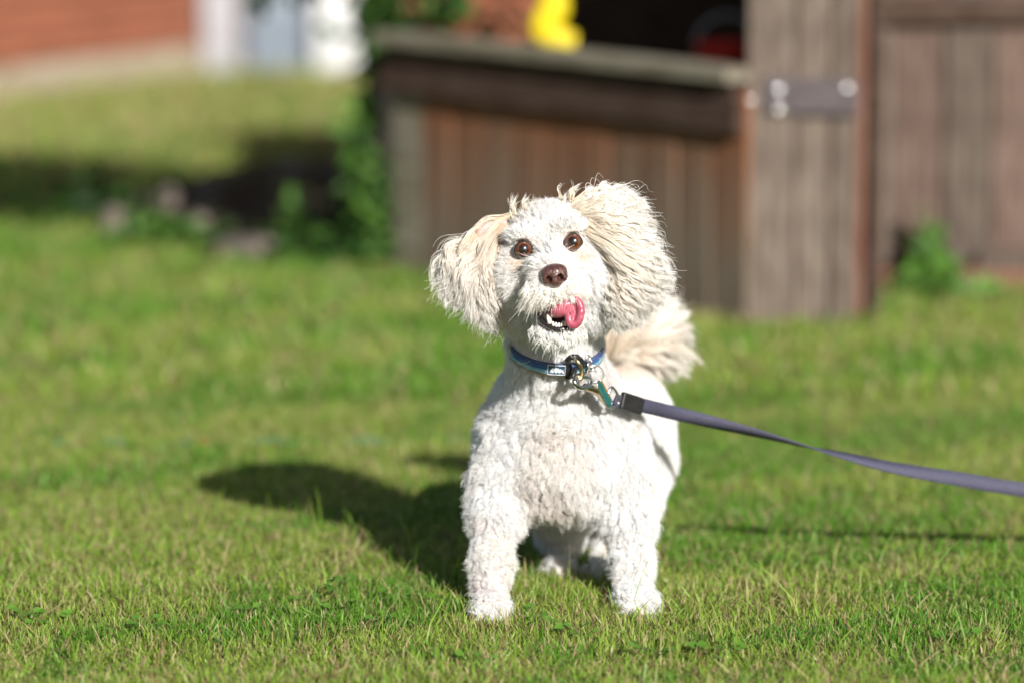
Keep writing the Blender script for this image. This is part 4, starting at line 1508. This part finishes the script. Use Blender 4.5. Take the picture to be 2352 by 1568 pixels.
M['patch'] = mat('navy_patch', (.012, .05, .10), (.02, .07, .13), scale=90, rough=.6)
M['print'] = mat('pale_print', (.66, .70, .70), (.76, .78, .78), scale=90, rough=.6)

collar = empty('dog_collar', CC)
tag(collar, 'striped blue dog collar with metal rings and tag round the dog\'s neck', 'collar')
na = 120
aa = np.linspace(0, 2 * np.pi, na, endpoint=False)
prof = np.array([(-.0075, -.0012), (-.0075, .0012), (-.0060, .0014), (-.0056, .0014), (-.0014, .0014), (-.0010, .0014), (.0028, .0014), (.0032, .0014), (.0075, .0012), (.0075, -.0012)])
pcol = np.array([(.30, .14, .06), (.30, .14, .06), (.30, .14, .06), (.20, .42, .50), (.20, .42, .50), (.035, .12, .32), (.035, .12, .32), (.05, .08, .20), (.05, .08, .20), (.02, .03, .08)])
pts_ = collar_pt(aa)
outn = unit(CB * np.sin(aa)[:, None] * cu + CA * np.cos(aa)[:, None] * cf)
wid = cnrm
V = pts_[:, None, :] + prof[None, :, 0, None] * wid[None, None, :] + prof[None, :, 1, None] * outn[:, None, :]
kp = len(prof)
F_ = np.array([[i * kp + j, i * kp + (j + 1) % kp, ((i + 1) % na) * kp + (j + 1) % kp, ((i + 1) % na) * kp + j] for i in range(na) for j in range(kp)])
mobj('band', V.reshape(-1, 3), F_, M['band'], collar, tint=np.tile(pcol, (na, 1)))


def col_frame(px):
    """collar angle whose picture column is px on the front side"""
    a = np.linspace(-1.5, 1.5, 400)
    q = proj(collar_pt(a))[0]
    return a[np.argmin(abs(q - px))]


def on_band(a0, a1, lo, hi, lift, n=12):
    a = np.linspace(a0, a1, n)
    on = unit(CB * np.sin(a)[:, None] * cu + CA * np.cos(a)[:, None] * cf)
    base = collar_pt(a) + on * lift
    return base + cnrm * lo, base + cnrm * hi, on


def patch(name, a0, a1, lo, hi, lift, th, m, n=12):
    l0, h0, on = on_band(a0, a1, lo, hi, lift, n)
    l1, h1 = l0 + on * th, h0 + on * th
    V = np.concatenate([l0, h0, l1, h1])
    F = []
    for i in range(n - 1):
        F += [[2 * n + i, 2 * n + i + 1, 3 * n + i + 1, 3 * n + i], [i, n + i, n + i + 1, i + 1], [i, i + 1, 2 * n + i + 1, 2 * n + i], [n + i, 3 * n + i, 3 * n + i + 1, n + i + 1]]
    F += [[0, 2 * n, 3 * n, n], [n - 1, 2 * n - 1, 4 * n - 1, 3 * n - 1]]
    return mobj(name, V, np.array(F), m, collar, smooth=False)


a0, a1 = col_frame(1258), col_frame(1298)
lab = patch('label_patch', a0, a1, -.0062, .0062, .0016, .0007, M['patch'])
for nm, q in (('label_border', (a0, a1, -.0062, -.0054)), ('label_border', (a0, a1, .0054, .0062)), ('label_border', (a0, a0 + .015, -.0062, .0062)), ('label_border', (a1 - .015, a1, -.0062, .0062))):
    o = patch(nm, *q, .0024, .0003, M['print'], 8)
    o.parent = lab; o.matrix_parent_inverse = Matrix.Identity(4)
# pale mountain-like emblem printed on the patch: a jagged filled outline
am = np.linspace(a0 + .05, a1 - .03, 13)
hm = np.array([-.0035, .0002, .0018, .0030, .0016, .0036, .0026, .0030, .0012, .0020, .0004, .0008, -.0030])
on = unit(CB * np.sin(am)[:, None] * cu + CA * np.cos(am)[:, None] * cf)
lo_ = collar_pt(am) + on * .0026 + cnrm * (np.minimum(hm - .0012, -.0030 + .0012 * np.sin(np.arange(13) * 2.1)))[:, None]
hi_ = collar_pt(am) + on * .0026 + cnrm * hm[:, None]
Fm = np.array([[i, i + 1, 13 + i + 1, 13 + i] for i in range(12)])
o = mobj('label_emblem', np.vstack([lo_, hi_]), Fm, M['print'], lab, smooth=False)
patch('slider', col_frame(1298), col_frame(1309), -.0105, .0090, .0012, .0035, M['black'])


def ring(name, c, axis, r, tr, m, parent, squash=None, n=32):
    axis = unit(np.asarray(axis, float))
    e1 = unit(np.cross(axis, [0, 0, 1.0] if abs(axis[2]) < .9 else [1.0, 0, 0])); e2 = np.cross(axis, e1)
    a = np.linspace(0, 2 * np.pi, n, endpoint=False)
    sx = squash or 1
    return tube(name, [c + r * (np.cos(q) * e1 + np.sin(q) * e2 * sx) for q in a], tr, m, parent, 10, closed=True)


def PH(px, py, Y):
    """hardware hangs against the chest, which falls back to the right"""
    return P(px, py, Y + .065 * min(1, max(0, (px - 1320) / 100)))


def arcs(name, pts, r, m, parent, n=20, sides=10):
    return tube(name, smooth_path([PH(*q) for q in pts], n), r, m, parent, sides)


arcs('keeper_loop', [(1303, 828, 4.424), (1312, 820, 4.418), (1326, 820, 4.416), (1336, 830, 4.418), (1338, 842, 4.422)], .0034, M['black'], collar)
arcs('ring_shank', [(1318, 822, 4.416), (1328, 832, 4.408), (1336, 848, 4.405), (1335, 866, 4.405), (1328, 872, 4.408)], .0026, M['brass'], collar)
arcs('keeper_loop', [(1322, 845, 4.42), (1318, 858, 4.414), (1314, 868, 4.412)], .003, M['black'], collar)
for (px, py) in ((1351, 822), (1354, 830), (1355, 838), (1357, 845)):
    ring('chain_link', PH(px, py, 4.414), [.4 if (px % 2) else -.5, -1, .2], .0028, .0011, M['chrome'], collar, n=16)
ring('split_ring', PH(1367, 858, 4.408), [.25, -1, .15], .0098, .0008, M['chrome'], collar)
ring('split_ring', PH(1368, 859, 4.4098), [.25, -1, .15], .0098, .0008, M['chrome'], collar)
# enamel tag seen almost edge-on
tA, tB = PH(1374, 876, 4.402), PH(1402, 932, 4.395)
td = unit(tB - tA); tL = np.linalg.norm(tB - tA)
tw = unit(np.array([.55, .80, .22])); tw = unit(tw - td * (tw @ td)); tn_ = np.cross(td, tw)
out_ = []
for q in np.linspace(0, 2 * np.pi, 36, endpoint=False):
    cx_, sy_ = np.cos(q), np.sin(q)
    out_.append(((tA + tB) / 2 + td * tL / 2 * np.sign(cx_) * abs(cx_) ** .5 + tw * .0062 * np.sign(sy_) * abs(sy_) ** .6))
out_ = np.array(out_)
ctr = (tA + tB) / 2
V = np.vstack([out_ - tn_ * .0008, out_ + tn_ * .0008, ctr - tn_ * .0008, ctr + tn_ * .0008])
F3 = [[72, (j + 1) % 36, j] for j in range(36)] + [[73, 36 + j, 36 + (j + 1) % 36] for j in range(36)]
F4_ = [[j, (j + 1) % 36, 36 + (j + 1) % 36, 36 + j] for j in range(36)]
tg = mobj('name_tag', V, [np.array(F4_), np.array(F3)], M['teal'], collar, smooth=False)
tube('tag_rim', out_, .0011, M['chrome'], tg, 8, closed=True)
tube('tag_edge', out_[8:17], .0014, M['orange'], tg, 8)

# ------------------------------------------------------------------ leash
leash = empty('leash', P(1410, 920, 4.40))
tag(leash, 'violet grey webbing leash clipped to the collar, running off to the right', 'leash')
arcs('clip_eye', [(1322, 866, 4.408), (1320, 878, 4.403), (1332, 890, 4.400), (1350, 888, 4.402), (1356, 876, 4.408), (1346, 866, 4.412), (1330, 863, 4.411), (1322, 866, 4.408)], .0030, M['chrome'], leash, 28)
arcs('clip_body', [(1344, 888, 4.405), (1360, 893, 4.405), (1376, 902, 4.408), (1390, 920, 4.412), (1396, 926, 4.412)], .0046, M['brass'], leash)
arcs('clip_ring', [(1400, 934, 4.404), (1394, 918, 4.405), (1398, 900, 4.405), (1405, 889, 4.404), (1414, 898, 4.404), (1421, 912, 4.402), (1420, 926, 4.402), (1410, 935, 4.403), (1400, 934, 4.404)], .0018, M['chrome'], leash, 40)
LP = [(1412, 914, 4.404, 14, 0), (1425, 922, 4.405, 16, 0), (1475, 930, 4.430, 17, 4), (1550, 948, 4.50, 17, 14), (1650, 972, 4.53, 17, 34), (1750, 997, 4.55, 17, 58), (1850, 1024, 4.565, 17, 80), (1930, 1044, 4.575, 17, 108), (2050, 1073, 4.585, 17, 134), (2200, 1099, 4.60, 18, 158), (2352, 1124, 4.615, 18, 168), (2700, 1168, 4.64, 18, 175), (3300, 1190, 4.66, 18, 180), (4200, 1120, 4.68, 18, 180)]
LPp = smooth_path([PH(*q[:3]) for q in LP], 150)
roll = np.interp(np.linspace(0, len(LP) - 1, 150), np.arange(len(LP)), [q[4] for q in LP])
hw = np.interp(np.linspace(0, len(LP) - 1, 150), np.arange(len(LP)), [q[3] for q in LP]) * .000497
Tn = unit(np.gradient(LPp, axis=0))
up = unit(np.cross(np.cross(Tn, np.array([0, 0, 1.0])), Tn)); sd2 = np.cross(Tn, up)
wv = np.cos(np.radians(roll))[:, None] * up + np.sin(np.radians(roll))[:, None] * sd2
nv_ = np.cross(Tn, wv)
V = np.stack([LPp - wv * hw[:, None] - nv_ * .0009, LPp - wv * hw[:, None] + nv_ * .0009, LPp + nv_ * .0013, LPp + wv * hw[:, None] + nv_ * .0009, LPp + wv * hw[:, None] - nv_ * .0009, LPp - nv_ * .0013], 1)
F_ = np.array([[i * 6 + j, i * 6 + (j + 1) % 6, (i + 1) * 6 + (j + 1) % 6, (i + 1) * 6 + j] for i in range(149) for j in range(6)])
mobj('strap', V.reshape(-1, 3), F_, M['web'], leash)
s0, s1 = PH(1426, 921, 4.404), PH(1475, 930, 4.429)
sdx = unit(s1 - s0)
sl = board('rubber_sleeve', M['black'], (s0 + s1) / 2, (np.linalg.norm(s1 - s0), .008, .0205), math.atan2(sdx[1], sdx[0]), leash, bevel=.003, seg=3, ry=math.atan2(-(sdx[2]), sdx[0]))
